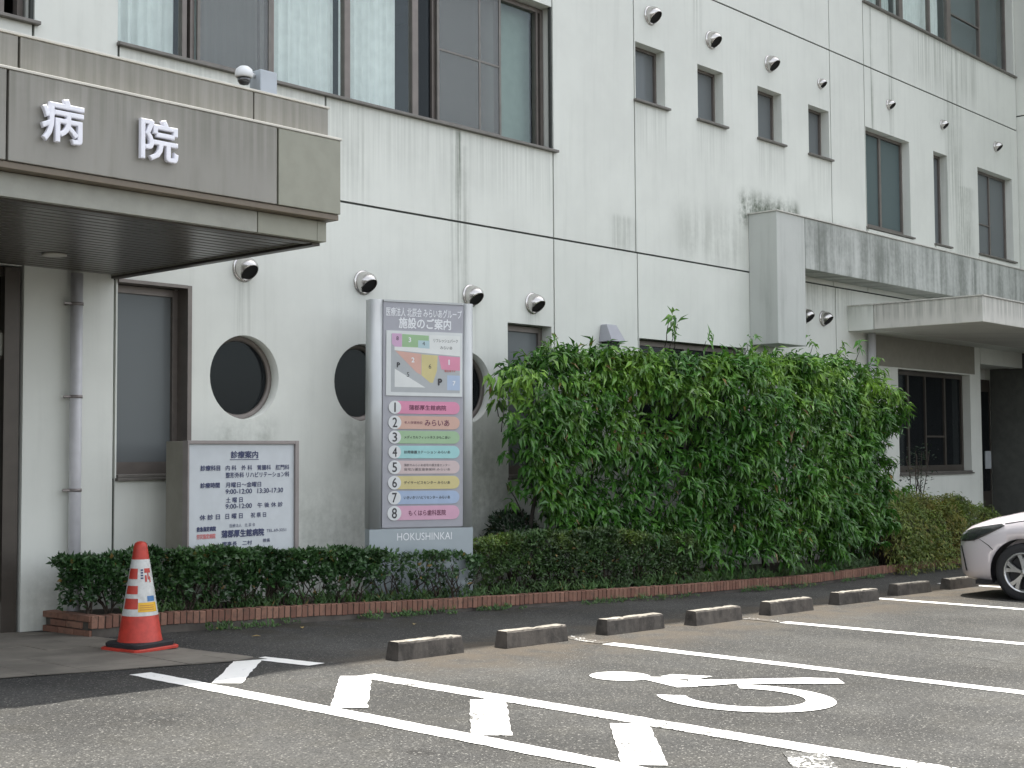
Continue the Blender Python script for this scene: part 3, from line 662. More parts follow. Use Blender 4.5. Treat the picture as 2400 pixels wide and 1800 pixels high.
wl = thing('wall_lamp', 'grey hooded wall lamp just above the tall hedge', 'wall lamp', (12.16, D, 2.7))
MB().add([(12.03, D - .003, 2.60), (12.03, D - .20, 2.60), (12.29, D - .20, 2.60), (12.29, D - .003, 2.60), (12.07, D - .003, 2.80), (12.07, D - .09, 2.80), (12.25, D - .09, 2.80), (12.25, D - .003, 2.80)],
         [(0, 1, 2, 3), (7, 6, 5, 4), (0, 4, 5, 1), (1, 5, 6, 2), (2, 6, 7, 3), (3, 7, 4, 0)]).build('shade', M_pyl, wl, bevel=.006)
MB().box(12.08, 12.24, D - .14, D - .01, 2.545, 2.599).build('lens', M_dark, wl)

# ------------------------------------------------------------------ brick planter
pl = thing('brick_planter', 'low red brick edged planter bed along the foot of the wall', 'planter', (8, 8.6, 0))
def top(x):
    return gz(x) + (.16 - .038 * min(1, max(0, (x - 5.3) / 3.2)))
# brick soldier course along the front
bme = None; s = 5.285; prev = None; cnt = 0
bm_ = MB().box(-.0235, .0235, 0, .10, -.092, 0); 
proto = bm_.build('brick', M_brick, pl, local=True, bevel=.004)
bme = proto.data; first = True
x = 5.30; bricks = []
while x < 19.0:
    dxs = .05; sl_ = (kerb_y(x + dxs) - kerb_y(x - dxs)) / (2 * dxs); st = .0545 / math.sqrt(1 + sl_ * sl_)
    bricks.append((x, kerb_y(x), math.atan(sl_))); x += st
for i, (bx, by, an) in enumerate(bricks):
    o = proto if i == 0 else proto.copy()
    if i: C.objects.link(o); o.parent = pl
    o.location = Vector((bx, by + rnd.uniform(-.003, .003), top(bx) + rnd.uniform(-.003, .003))) - pl.location
    o.rotation_euler = (0, math.atan(.0245), an + rnd.uniform(-.02, .02))
# return courses at the left end (lying bricks)
pr2 = MB().box(-.05, .05, 0, .195, -.045, 0).build('brick', M_brick, pl, local=True, bevel=.004); k = 0
for row in range(3):
    for j in range(4):
        yy = 8.955 + j * .205 - (.1 if row == 1 else 0)
        if yy + .195 > 9.6 or yy < 8.95: continue
        o = pr2 if k == 0 else pr2.copy()
        if k: C.objects.link(o); o.parent = pl
        k += 1; o.location = Vector((5.315 - (yy - 8.95) * .06, yy, top(5.3) - row * .053)) - pl.location; o.rotation_euler = (0, 0, .06)
# mortar body under and behind the bricks, soil
kx = [5.285 + i * .25 for i in range(55)]
m = MB(); rings = []
for x in kx:
    y = kerb_y(x); g_ = gz(x); t_ = top(x)
    rings.append([(x, y + .012, g_ - .1), (x, y + .008, t_ - .008), (x, y + .092, t_ - .012), (x, y + .10, t_ - .05), (x, y + .10, g_ - .1)])
m.loft(rings, smooth=False); m.box(5.275, 5.33, 8.99, D - .01, gz(5.3) - .1, top(5.3) - .012); m.build('mortar', M_mortar, pl)
m = MB(); rings = []
for x in kx: rings.append([(x + .02, kerb_y(x) + .09, top(x) - .04), (x + .02, (kerb_y(x) + D) / 2, top(x) + .0), (x + .02, D - .004, top(x) - .02)])
m.loft(rings, cap=False, close=False); m.build('soil', M_soil, pl)

# ------------------------------------------------------------------ foliage helpers
def leaf_geo(L, W, fold=.25, droop=.15):
    return [Vector((0, 0, 0)), Vector((-W * .5, L * .42, W * fold)), Vector((0, L, -L * droop)), Vector((W * .5, L * .42, W * fold)), Vector((0, L * .45, 0))]
LEAF_F = [(0, 4, 1), (1, 4, 2), (2, 4, 3), (3, 4, 0)]
def orient(d, up):
    d = d.normalized(); x = d.cross(up)
    if x.length < 1e-3: x = d.orthogonal()
    x.normalize(); z = x.cross(d); return Matrix((x, d, z)).transposed()
def put_leaf(mb, p, d, up, L, W, **k):
    m3 = orient(d, up); mb.add([p + m3 @ q for q in leaf_geo(L, W, **k)], LEAF_F)
def rdir(zl=-1, zh=1):
    a = rnd.uniform(0, 2 * PI); z = rnd.uniform(zl, zh); r = math.sqrt(max(0, 1 - z * z)); return Vector((r * math.cos(a), r * math.sin(a), z))
def branch(mb, a, b, r0, r1, wob=.05, n=4):
    a, b = Vector(a), Vector(b); pts = [a + (b - a) * i / n + (Vector((rnd.uniform(-wob, wob), rnd.uniform(-wob, wob), rnd.uniform(-wob, wob) * .5)) if 0 < i < n else Vector()) for i in range(n + 1)]
    mb.tube(pts, [r0 + (r1 - r0) * i / n for i in range(n + 1)], 6); return pts

# tall clipped oak hedge
th = thing('tall_hedge', 'tall clipped evergreen hedge with long drooping leaves, in front of the wall', 'hedge', (12.9, 8.6, top(12.9) - .02))
def th_front(x): return 8.72 if x < 10.8 else 8.72 - (min(x, 12.4) - 10.8) / 1.6 * (8.72 - (kerb_y(12.4) + .12)) if x < 12.4 else kerb_y(x) + .12
def th_top(x): return 2.03 - .06 * max(0, 1 - abs(x - 12.2) / .7) + .28 * min(1, max(0, (x - 9.5) / .9)) + .012 * (x - 10.5) - .55 * max(0, (x - 16.0) / .8) ** 2
mbl = MB(); mbt = MB(); singles = []; tot = 0
def spray(p, out, n, dens=1.):
    """a twig end with n drooping leaves"""
    global tot
    tw = (out + rdir() * .5 + Vector((0, 0, .1))).normalized()
    for k in range(n):
        q = p + tw * (.02 * k) + rdir() * .025
        d = (out * .55 + rdir() * .75 + Vector((0, 0, -.75))).normalized()
        L = rnd.uniform(.085, .17); W = L * rnd.uniform(.26, .36)
        up = (out * .6 + Vector((0, 0, .7)) + rdir() * .5)
        if len(singles) < 6000 and out.y < -.3 and rnd.random() < .25: singles.append((q, d, up, L, W))
        else: put_leaf(mbl, q, d, up, L, W, fold=.3, droop=.18)
        tot += 1
clumps = []
while len(clumps) < 250:
    x = rnd.uniform(9.75, 16.7); z = rnd.uniform(.2, th_top(x) + .02)
    if min([9] + [(x - a) ** 2 + (z - b) ** 2 for a, b, _ in clumps]) > .022: clumps.append((x, z, rnd.uniform(.6, 1.4)))
    elif rnd.random() < .05: clumps.append((x, z, rnd.uniform(.6, 1.4)))
N = 6000; i = 0; tries = 0
while i < N and tries < 90000:
    tries += 1; r_ = rnd.random(); yb = 9.25
    if r_ < .68:
        cx_, cz_, ck = rnd.choice(clumps); ex, ez = rnd.gauss(0, .12), rnd.gauss(0, .07); x = cx_ + ex; z = cz_ + ez - abs(ex) * .45
    else: x = rnd.uniform(9.7, 16.75); z = rnd.uniform(top(x) + .03, th_top(x))
    if z < top(x) + .03 or x < 9.4 or x > 16.9: continue
    tz = th_top(x); z = min(z, tz + .03); f = th_front(x); hfrac = (z - .1) / (tz - .1)
    edgeR = 16.08 + .55 * min(1, hfrac * 1.2)
    edgeL = 9.72 + max(0, (1.6 - z)) * .5 + .1 * noise.noise(Vector((z * 4, 3., 3.)))
    if x > edgeR or x < edgeL: continue
    big_lump = noise.noise(Vector((x * 1.5, z * 1.9, 3.1))) * .20 + noise.noise(Vector((x * .8, z * 1.1, 8.))) * .12
    if r_ < .68: y = f + .10 + big_lump - .19 * ck * math.exp(-(ex / .13) ** 2 - ((ez + .03) / .1) ** 2) + abs(rnd.gauss(0, .02)); out = Vector((ex * 2.2, -1, .25 + ez * 3))
    elif r_ < .80: y = f + .12 + big_lump + abs(rnd.gauss(0, .10)); out = Vector((0, -1, .1))
    elif r_ < .91: z = tz + big_lump * .7 - abs(rnd.gauss(0, .05)); y = rnd.uniform(f, yb); out = Vector((0, -.45, .8))
    else: y = rnd.uniform(f + .15, yb); out = Vector((0, -.5, .1))
    if x < 10.1 and rnd.random() < .6: out = Vector((-.9, -.4, .1))
    if x > edgeR - .25: out = Vector((.6, -.7, .1))
    gap = max(0, 1 - ((x - 10.95) / 1.0) ** 2) * max(0, 1 - ((z - .95) / .75) ** 2)
    if rnd.random() < gap * .55: continue
    if x < 11.9 and z < .5 and rnd.random() < .75: continue
    if z < .3 and rnd.random() < .5: continue
    spray(Vector((x, y, z)), out.normalized(), rnd.randint(5, 8)); i += 1
for x, z in ((9.62, 2.0), (9.66, 1.85), (10.25, 2.46), (11.9, 2.62), (11.95, 2.72), (11.85, 2.78), (12.3, 2.55), (13.0, 2.56), (14.5, 2.62), (15.2, 2.6), (15.9, 2.68), (16.3, 2.55), (16.9, 1.75), (16.85, 2.0)):
    spray(Vector((x, th_front(x) + .15, z)), Vector((rnd.uniform(-.5, .5), -.4, .3)).normalized(), 8)
    branch(mbt, (x + .05, th_front(x) + .25, z - .3), (x, th_front(x) + .15, z), .006, .003, .02)
for x in [10.1 + .55 * k for k in range(13)]:
    y0 = 8.95 + rnd.uniform(-.1, .1); big_ = x in (11.0,) or abs(x - 11.0) < .01
    pts = branch(mbt, (x, y0, top(x) - .1), (x + rnd.uniform(-.1, .1), y0, 1.9), .028 if not abs(x - 11) < .3 else .055, .015, .05, 6)
    for k in range(12):
        q = pts[rnd.randint(1, 6)]; branch(mbt, q, q + Vector((rnd.uniform(-.45, .45), rnd.uniform(-.35, .2), rnd.uniform(.1, .45))), .010, .004, .04)
branch(mbt, (11.12, 8.95, top(11) - .1), (11.02, 8.95, 1.3), .075, .05, .03)
singles.sort(key=lambda s_: s_[0].y + .4 * rnd.random() - .25 * s_[0].z)
lm = []
for k in range(6):
    L = .085 + .012 * k; mm = MB(); mm.add(leaf_geo(1, .28, .3, .18), LEAF_F)
    me = bpy.data.meshes.new('leaf'); me.from_pydata(mm.v, [], mm.f); me.materials.append(M_leaf_tall); lm.append(me)
for (q, d_, up, L, W) in singles[:290]:
    o = bpy.data.objects.new('leaf', lm[rnd.randrange(6)]); C.objects.link(o); o.parent = th
    mm = orient(d_, up).to_4x4() @ Matrix.Diagonal((L, L, L, 1)); mm.translation = q - th.location; o.matrix_local = mm
for (q, d_, up, L, W) in singles[290:]: put_leaf(mbl, q, d_, up, L, W, fold=.3, droop=.18)
mbl.build('foliage', M_leaf_tall, th, kind='stuff'); mbt.build('trunk', M_trunk, th)

def small_hedge(root, x0, x1, front, depth, ztop, n, mat, L0, L1, wr, zmin=.05, thin=None, seed=1., updir=.5):
    mbl = MB(); mbt = MB(); i = 0; tr = 0
    while i < n and tr < n * 6:
        tr += 1
        x = rnd.uniform(x0, x1); f = front(x); zt = ztop(x); zb = top(x) + zmin
        lump = noise.noise(Vector((x * 3.2, seed, 0))) * .04 + noise.noise(Vector((x * 7.5, seed, 2))) * .025
        r_ = rnd.random()
        if r_ < .55: z = zb + (zt - zb) * rnd.random() ** .75; y = f + noise.noise(Vector((x * 5, z * 6, seed))) * .05 + abs(rnd.gauss(0, .04)); out = Vector((0, -1, .3))
        elif r_ < .85: y = rnd.uniform(f, f + depth); z = zt + lump - abs(rnd.gauss(0, .03)); out = Vector((0, -.3, 1))
        else: y = rnd.uniform(f, f + depth); z = rnd.uniform(zb, zt); out = rdir()
        if x < x0 + .12: out = Vector((-1, -.4, .3))
        if thin and rnd.random() < thin(x, z): continue
        if noise.noise(Vector((x * 6, z * 7, seed + 5))) < -.3 and rnd.random() < .6: continue
        if z < zb + .12 and rnd.random() < .5: continue
        nn = rnd.randint(3, 5); p = Vector((x, y, z))
        for k in range(nn):
            d = (out * .7 + rdir() * .9 + Vector((0, 0, updir * .5))).normalized(); L = rnd.uniform(L0, L1)
            put_leaf(mbl, p + rdir() * .02, d, out + rdir() * .6 + Vector((0, 0, .5)), L, L * wr, fold=.18, droop=.08)
        i += 1
    x = x0 + .24
    while x < x1 - .05:
        b = Vector((x, front(x) + depth * .5 + rnd.uniform(-.05, .05), top(x) - .06))
        for k in range(4):
            e = b + Vector((rnd.uniform(-.22, .22), rnd.uniform(-depth * .45, depth * .4), (ztop(x) - b.z) * rnd.uniform(.6, .97)))
            pts = branch(mbt, b, e, .009, .003, .03)
            for q in pts[1:4]: branch(mbt, q, q + Vector((rnd.uniform(-.14, .14), rnd.uniform(-.12, .08), rnd.uniform(.04, .16))), .004, .0018, .012, 3)
        x += rnd.uniform(.12, .2)
    mbl.build('foliage', mat, root, kind='stuff'); mbt.build('stem', M_twig, root)
h1 = thing('low_hedge', 'dark green clipped low hedge running behind the traffic cone to the tall sign', 'hedge', (7.0, 8.95, top(7)), group='low hedges in the planter')
def h1top(x): return (.59 if x < 6.2 else .59 - (x - 6.2) * .062) + .05 * noise.noise(Vector((x * 3.1, 5., 1.)))
small_hedge(h1, 5.12, 8.98, lambda x: (9.02 if x < 5.6 else kerb_y(x) + .06), .22, h1top, 3600, M_leaf_low, .038, .062, .58, .07,
            thin=lambda x, z: (.80 if x > 7.9 else .45 if x > 6.6 and z < .33 else 0.) , seed=1.)
h2 = thing('low_hedge', 'yellow tipped low hedge between the tall sign and the tall hedge', 'hedge', (10.3, 8.4, top(10.3)), group='low hedges in the planter')
def h2top(x): return .56 - max(0, x - 10.6) * .10 + .02 * math.sin(x * 6) - .06 * max(0, (9.15 - x) / .2)
small_hedge(h2, 9.0, 11.95, lambda x: kerb_y(x) + .14, .30, h2top, 4200, M_leaf_low2, .03, .05, .52, .05, seed=4.)
# round dark shrub
rs = thing('round_shrub', 'small dark rounded shrub against the wall right of the tall sign', 'shrub', (10.1, 9.2, top(10)))
mbl = MB(); mbt = MB()
for k in range(420):
    a = rdir(-.35, 1); c0 = Vector((10.1, 9.2, .46)); rr = rnd.uniform(.75, 1.05); p = c0 + Vector((a.x * .27, a.y * .25, a.z * .30)) * rr
    for j in range(4): put_leaf(mbl, p + rdir() * .02, (a + rdir() * .8).normalized(), a + rdir() * .5, rnd.uniform(.045, .075), .02, fold=.2)
for k in range(10): a = rdir(.1, 1); branch(mbt, (10.1, 9.2, top(10) - .08), Vector((10.1, 9.2, .42)) + Vector((a.x * .2, a.y * .2, a.z * .22)), .012, .004, .02)
mbl.build('foliage', M_leaf_dark, rs, kind='stuff'); mbt.build('stem', M_twig, rs)
# sapling in front of the hedge gap
sp = thing('sapling', 'thin young sapling with drooping leaves beside the left end of the tall hedge', 'sapling', (10.62, 9.0, top(10.6)))
mbl = MB(); mbt = MB(); branch(mbt, (10.66, 9.0, top(10.6) - .06), (10.64, 9.0, .95), .010, .005, .015)
for k in range(9):
    e = Vector((10.64 + rnd.uniform(-.42, .2), 8.95 + rnd.uniform(-.12, .12), .95 + rnd.uniform(-.05, .3))); branch(mbt, (10.64, 9.0, .80 + .02 * k), e, .004, .002, .02)
    for j in range(7): put_leaf(mbl, e + rdir() * .05, (Vector((e.x - 10.64, -.2, -.6)) + rdir() * .5).normalized(), Vector((0, -.5, .8)) + rdir() * .4, rnd.uniform(.08, .12), .028, fold=.3)
mbl.build('foliage', M_leaf_tall, sp, kind='stuff'); mbt.build('stem', M_twig, sp)
# golden nandina-like bush
gb = thing('golden_bush', 'yellow green feathery bush spilling over the kerb right of the tall hedge', 'bush', (17.8, 8.7, top(17.8)))
mbl = MB(); mbt = MB()
for k in range(900):
    x = rnd.uniform(16.2, 20.1); y = rnd.uniform(kerb_y(x) - .02, 9.1)
    zt = .68 - .06 * max(0, x - 17.5) - .5 * max(0, (16.75 - x)) + noise.noise(Vector((x * 2, y * 2, 4))) * .16 - .45 * max(0, kerb_y(x) + .3 - y)
    if k % 3 == 0: zt = top(x) + (zt - top(x)) * rnd.uniform(.15, .7); y = kerb_y(x) + rnd.uniform(-.1, .15)
    b = Vector((x, y + .15, top(x) - .02)); e = Vector((x + rnd.uniform(-.2, .1), y, zt))
    pts = branch(mbt, b, e, .005, .002, .04, 3)
    tdir = Vector((rnd.uniform(-.7, .4), -rnd.uniform(.3, 1), rnd.uniform(-.5, .3))).normalized()
    for j in range(24):
        q = e + tdir * (.016 * j - .12) + rdir() * .045 + Vector((0, 0, -.0006 * j * j))
        put_leaf(mbl, q, (tdir + rdir() * .9 + Vector((0, 0, -.2))).normalized(), Vector((0, -.4, .9)) + rdir() * .4, rnd.uniform(.045, .085), .020, fold=.2)
mbl.build('foliage', M_leaf_gold, gb, kind='stuff'); mbt.build('stem', M_twig, gb)
# leggy twig plant
lt = thing('leggy_shrub', 'leggy thin stemmed shrub with sparse leaves in front of the dark window', 'shrub', (18.75, 9.0, top(18.7)))
mbl = MB(); mbt = MB()
for k in range(7):
    e = Vector((18.75 + rnd.uniform(-.45, .35), 9.0 + rnd.uniform(-.15, .1), rnd.uniform(.9, 1.36))); pts = branch(mbt, (18.7 + .04 * k, 9.0, top(18.7) - .05), e, .012, .004, .05, 5)
    for q in pts[2:]:
        for j in range(13): put_leaf(mbl, q + rdir() * .13, rdir(-.6, .5), Vector((0, -.4, .9)) + rdir() * .5, rnd.uniform(.05, .08), .022, fold=.2)
mbl.build('foliage', M_leaf_dark, lt, kind='stuff'); mbt.build('stem', M_twig, lt)
# weeds along both sides of the kerb
mbl = MB()
for k in range(900):
    x = rnd.uniform(5.6, 16); inner = rnd.random() < .66
    if inner: y = kerb_y(x) + rnd.uniform(.10, .24); z = top(x) - .03; hgt = rnd.uniform(.05, .15)
    else:
        if noise.noise(Vector((x * 1.3, 7., 0))) < -.05: continue
        y = kerb_y(x) - rnd.uniform(.0, .16); z = gz(x); hgt = rnd.uniform(.02, .07)
    for j in range(rnd.randint(5, 10)):
        d = (Vector((rnd.uniform(-.8, .8), rnd.uniform(-.9, .5), rnd.uniform(.5, 1.3)))).normalized(); put_leaf(mbl, Vector((x, y, z)) + Vector((rnd.uniform(-.04, .04), rnd.uniform(-.03, .03), hgt * rnd.random() * .6)), d, Vector((0, -1, .4)), hgt * rnd.uniform(.5, 1), rnd.uniform(.008, .02), droop=.3)
wd = mbl.build('weeds', M_leaf_weed, kind='stuff')
# fallen leaves
M_fl = flat('fallen_leaf', (.42, .30, .10))
for (x, y, lb) in ((7.62, 8.0, 'dry yellow leaf lying on shaded asphalt below the tall sign'), (6.75, 8.35, 'dry yellow leaf lying near the brick kerb below the notice board'), (6.2, 8.15, 'dry yellow leaf lying on asphalt just right of the traffic cone')):
    m = MB(); a = rnd.uniform(0, 6); dd = Vector((math.cos(a), math.sin(a), .05)); put_leaf(m, Vector((x, y, gz(x) + .012)), dd, Vector((0, 0, 1)), .075, .035, fold=.2, droop=.02)
    o = m.build('fallen_leaf', M_fl); tag(o, lb, 'leaf', 'fallen leaves by the kerb')

# ------------------------------------------------------------------ notice board
nb = thing('notice_board', 'white notice board with navy consultation hours in a brown frame', 'notice board', (6.17, 9.06, top(6.2) - .05))
X0, X1 = 0., 1.10; ZB = .38; ZTt = 1.455 - nb.location.z
m = MB(); m.box(X0, X1, .06, .30, ZB, ZTt - .0); m.box(X0 + .05, X0 + .15, .1, .25, 0, ZB); m.box(X1 - .15, X1 - .05, .1, .25, 0, ZB); m.build('cabinet', M_signbox, nb, local=True, bevel=.006)
m = MB(); m.box(X0 - .004, X0 + .012, -.01, .062, ZB, ZTt + .004); m.box(X1 - .035, X1 + .004, -.01, .062, ZB, ZTt + .004); m.box(X0 + .012, X1 - .035, -.009, .061, ZTt - .024, ZTt + .004); m.box(X0 + .012, X1 - .035, -.009, .061, ZB, ZB + .03)
m.build('frame', M_signframe, nb, local=True, bevel=.003)
MB().box(X0 + .012, X1 - .035, .012, .058, ZB + .03, ZTt - .024).build('board', M_signw, nb, local=True)
# board picture coordinates: zoom crop 1778x1659 -> local metres
def bx(u): return (u - 125) / (1640 - 125) * (X1 - .035 - X0 - .012) + .012
def bz(v): return ZTt - .024 - (v - 115) * .000588
def bt(body, u0, u1, v0, v1, m=M_navy, off=.012): text_mesh('lettering', body, bx(u0), bx(u1), bz(v1), bz(v0), .0085, m, nb, off)
bt('診療案内', 712, 1100, 212, 310, M_navy, .02); MB().box(bx(700), bx(1112), .0085, .011, bz(334), bz(326)).build('underline', M_navy, nb, local=True)
bt('診療科目', 292, 560, 405, 478, off=.02); bt('内 科　外 科　胃腸科　肛門科', 640, 1565, 408, 478); bt('整形外科 リハビリテーション科', 640, 1565, 505, 580)
bt('診療時間', 292, 555, 640, 712, off=.02); bt('月曜日〜金曜日', 640, 1145, 640, 712); bt('9:00-12:00', 640, 1012, 735, 800); bt('13:30-17:30', 1095, 1472, 735, 800)
bt('土 曜 日', 645, 880, 848, 920); bt('9:00-12:00', 640, 1012, 938, 1002); bt('午 後 休 診', 1095, 1470, 935, 1003)
bt('休 診 日', 285, 560, 1070, 1142, off=.016); bt('日 曜 日', 640, 880, 1070, 1142); bt('祝 祭 日', 1000, 1220, 1070, 1138)
bt('救急指定病院', 245, 505, 1232, 1295, off=.03); bt('労災指定病院', 245, 500, 1330, 1395, M_redp, .02)
bt('医療法人　北 辰 会', 697, 1062, 1212, 1262, off=.0); bt('蒲郡厚生館病院', 585, 1190, 1295, 1395, off=.025); bt('TEL.69-3251', 1230, 1520, 1312, 1352, off=0.)
bt('理事長　二村', 592, 1015, 1452, 1512); bt('院長', 1180, 1280, 1440, 1490)

# ------------------------------------------------------------------ facility sign pylon
ang = -R(23.4)
py_ = thing('facility_sign', 'tall grey freestanding sign with a coloured map and eight numbered bars', 'sign', (8.045, 9.03, top(8.05) - .06), ang)
py_.rotation_euler = (0, R(.45), ang)
WP = .985; HZ = 2.728 - py_.location.z
def px(x): return (x - 797) / 220. * WP
def pz(y): return HZ - (y - 651) * .00418
m = MB(); m.box(.012, WP - .012, .03, .13, .0, HZ - .002); m.build('core', M_pyl, py_, local=True)
def column(x0, x1, name):
    rings = []
    for z in (pz(1141), HZ):
        n = 10; ring = [(x0, .13, z)]
        for k in range(n + 1):
            a = PI * k / n; ring.append(((x0 + x1) / 2 - math.cos(a) * (x1 - x0) / 2, .022 - math.sin(a) * .03, z))
        ring.append((x1, .13, z)); rings.append(ring)
    MB().loft(rings).build(name, M_alu, py_, local=True)
column(-.006, px(823), 'side_column'); column(px(996), WP + .004, 'side_column')
MB().box(px(823), px(996), -.004, .06, pz(655), HZ + .001).build('top_rail', M_alu, py_, local=True)
MB().box(px(823), px(996), .006, .05, pz(1139), pz(655)).build('panel', M_pyl, py_, local=True)
MB().box(-.004, WP + .002, -.004, .125, pz(1350), pz(1142)).build('base_panel', M_alu2, py_, local=True)
MB().box(.0, WP, .03, .12, -.05, pz(1350)).build('plinth', mat_simple('plinth_brown', (.06, .045, .04), .7), py_, local=True)
M_sw = flat('sign_letter_white', (.80, .82, .84)); M_sk = flat('sign_letter_black', (.045, .045, .05)); M_dkp = flat('sign_letter_plum', (.14, .035, .075))
YF = .0035
def pt(body, x0, x1, y0, y1, m, off=.0, y=YF): return text_mesh('lettering', body, px(x0), px(x1), pz(y1), pz(y0), y, m, py_, off)
pt('医療法人 北辰会 みらいあグループ', 829, 992, 667, 686, M_sw, .008); pt('施設のご案内', 856, 968, 688, 711, M_sw, .016)
pt('HOKUSHINKAI', 854, 971, 1151, 1167, M_sw, .0, -.0065)
# map
MB().box(px(829), px(993), -.004, .0058, pz(857), pz(717)).build('map_board', flat('map_white', (.66, .69, .68)), py_, local=True)
def mx(u): return px(829 + (u - 285) * (164. / 1060.))
def mz(v): return pz(717 + (v - 575) * (140. / 905.))
def area(name, pts, col, y=-.0055):
    MB().poly([(mx(a), mz(b)) for a, b in pts], y, -.0041).build(name, flat(name, col), py_, local=True)
area('map_road', [(350, 620), (395, 620), (395, 800), (1310, 900), (1310, 1430), (350, 1430)], (0.418, 0.442, 0.450), -.0048)
area('map_park', [(395, 800), (880, 800), (880, 620), (1310, 620), (1310, 905), (395, 850)], (0.728, 0.752, 0.728), -.0052)
area('map_lot', [(400, 1105), (400, 1360), (825, 1360)], (0.706, 0.730, 0.714))
area('map_block_lilac', [(360, 615), (495, 615), (495, 800), (400, 800), (360, 760)], (0.591, 0.382, 0.551)); area('map_block_green', [(500, 620), (870, 630), (870, 700), (720, 700), (720, 800), (500, 800)], (0.317, 0.494, 0.276))
area('map_block_aqua', [(722, 700), (880, 700), (880, 812), (722, 806)], (0.444, 0.597, 0.629)); area('map_block_salmon', [(405, 855), (765, 890), (765, 1185), (700, 1150)], (0.631, 0.389, 0.324))
area('map_block_yellow', [(770, 895), (995, 905), (985, 1120), (930, 1290), (890, 1290), (770, 1190)], (0.603, 0.530, 0.256)); area('map_block_pink', [(1005, 905), (1312, 920), (1312, 1110), (1050, 1100)], (0.679, 0.276, 0.389))
area('map_block_blue', [(1130, 1180), (1312, 1180), (1312, 1390), (1130, 1390)], (0.410, 0.507, 0.652))
def mt(body, u0, u1, v0, v1, m=M_sk, off=.0): text_mesh('lettering', body, mx(u0), mx(u1), mz(v1), mz(v0), -.0068, m, py_, off, keep=len(body) == 1)
mt('8', 410, 460, 655, 710); mt('3', 580, 630, 665, 730, M_sw, .02); mt('4', 770, 825, 715, 770); mt('2', 620, 680, 945, 1010, M_sw, .02); mt('6', 862, 912, 1030, 1092)
mt('1', 1140, 1170, 960, 1030, M_sw, .03); mt('5', 560, 605, 1150, 1215); mt('7', 1200, 1255, 1260, 1320, M_sw, .02); mt('P', 425, 475, 1020, 1085, M_sk, .03); mt('P', 998, 1060, 1235, 1320, M_sk, .04)
mt('リフレッシュパーク', 935, 1280, 670, 720); mt('みらいあ', 1030, 1200, 770, 815); mt('現在地です', 1090, 1250, 1105, 1135, M_redp, .02)
bars = [((0.680, 0.269, 0.406), '蒲郡厚生館病院', 868, 897), ((0.596, 0.394, 0.321), None, 900, 930), ((0.338, 0.499, 0.306), 'メディカルフィットネス かもこあい', 932, 961), ((0.347, 0.622, 0.622), '訪問看護ステーション みらいあ', 964, 993),
        ((0.595, 0.491, 0.482), None, 996, 1026), ((0.603, 0.530, 0.256), 'デイサービスセンター みらいあ', 1029, 1059), ((0.355, 0.452, 0.605), 'いきいきリハビリセンター みらいあ', 1061, 1091), ((0.627, 0.369, 0.482), 'もくはら歯科医院', 1093, 1125)]
for i, (col, tx, y0, y1) in enumerate(bars):
    za, zb = pz(y1) + .006, pz(y0) - .002; r = (zb - za) / 2; zc = (za + zb) / 2; xa, xb = px(848), px(988) - r
    pts = [(xa, za), (xb, za)] + [(xb + r * math.sin(PI * k / 10), zc - r * math.cos(PI * k / 10)) for k in range(1, 10)] + [(xb, zb), (xa, zb)]
    MB().poly(pts, -.001, .0058).build('bar', flat('bar_colour', col), py_, local=True)
    MB().poly(circ(px(848), zc, r * 1.04, 24), -.003, .0056).build('number_disc', flat('disc_white', (.68, .70, .70)), py_, local=True)
    text_mesh('lettering', str(i + 1), px(848) - r * .36, px(848) + r * .36, zc - r * .72, zc + r * .72, -.0042, M_sk, py_, .008, keep=True)
    y = -.0024
    if tx: 
        big_ = i in (0, 7); a, b = (878, 958) if big_ else (868, 967); hh = r * (.40 if big_ else .24)
        text_mesh('lettering', tx, px(a), px(b), zc - hh, zc + hh, y, M_dkp if big_ else M_sk, py_, .01)
    elif i == 1:
        text_mesh('lettering', '老人保健施設', px(868), px(907), zc - r * .22, zc + r * .22, y, M_dkp, py_, .0); text_mesh('lettering', 'みらいあ', px(912), px(965), zc - r * .5, zc + r * .45, y, M_dkp, py_, .012)
    else:
        text_mesh('lettering', '蒲郡市みらいあ居宅介護支援センター', px(868), px(967), zc + r * .12, zc + r * .52, y, M_sk, py_, .0); text_mesh('lettering', '居宅介護支援事業所 みらいあ', px(868), px(967), zc - r * .55, zc - r * .12, y, M_sk, py_, .0)

# ------------------------------------------------------------------ traffic cone
co = thing('traffic_cone', 'red and white traffic cone with a sticker, on a black weight by the planter', 'traffic cone', (5.17, 8.14, gz(5.17) + .0125), R(8))
def cr(z): return .148 - (.148 - .043) * (z - .055) / (.70 - .055)
def conepart(z0, z1, m, name, e=0., a0=0., a1=2 * PI, n=28):
    rings = []
    for k in range(5):
        z = z0 + (z1 - z0) * k / 4; r = cr(z) + e; rings.append([(r * math.cos(a0 + (a1 - a0) * j / n), r * math.sin(a0 + (a1 - a0) * j / n), z) for j in range(n + 1)])
    return MB().loft(rings, cap=False, close=False).build(name, m, co, local=True)
def rsq(a, c_, z):
    pts = []
    for sx, sy, s0 in ((1, 1, 0), (-1, 1, 90), (-1, -1, 180), (1, -1, 270)):
        for k in range(5): q = R(s0 + 22.5 * k); pts.append((sx * (a - c_) + c_ * math.cos(q), sy * (a - c_) + c_ * math.sin(q), z))
    return pts
MB().loft([rsq(.195, .05, 0), rsq(.195, .05, .014), rsq(.188, .05, .02)], smooth=False).build('base', M_cone, co, local=True)
MB().loft([rsq(.175, .06, .0205), rsq(.178, .06, .045), rsq(.165, .06, .054), rsq(.12, .06, .055)], smooth=False).build('weight', M_dark, co, local=True)
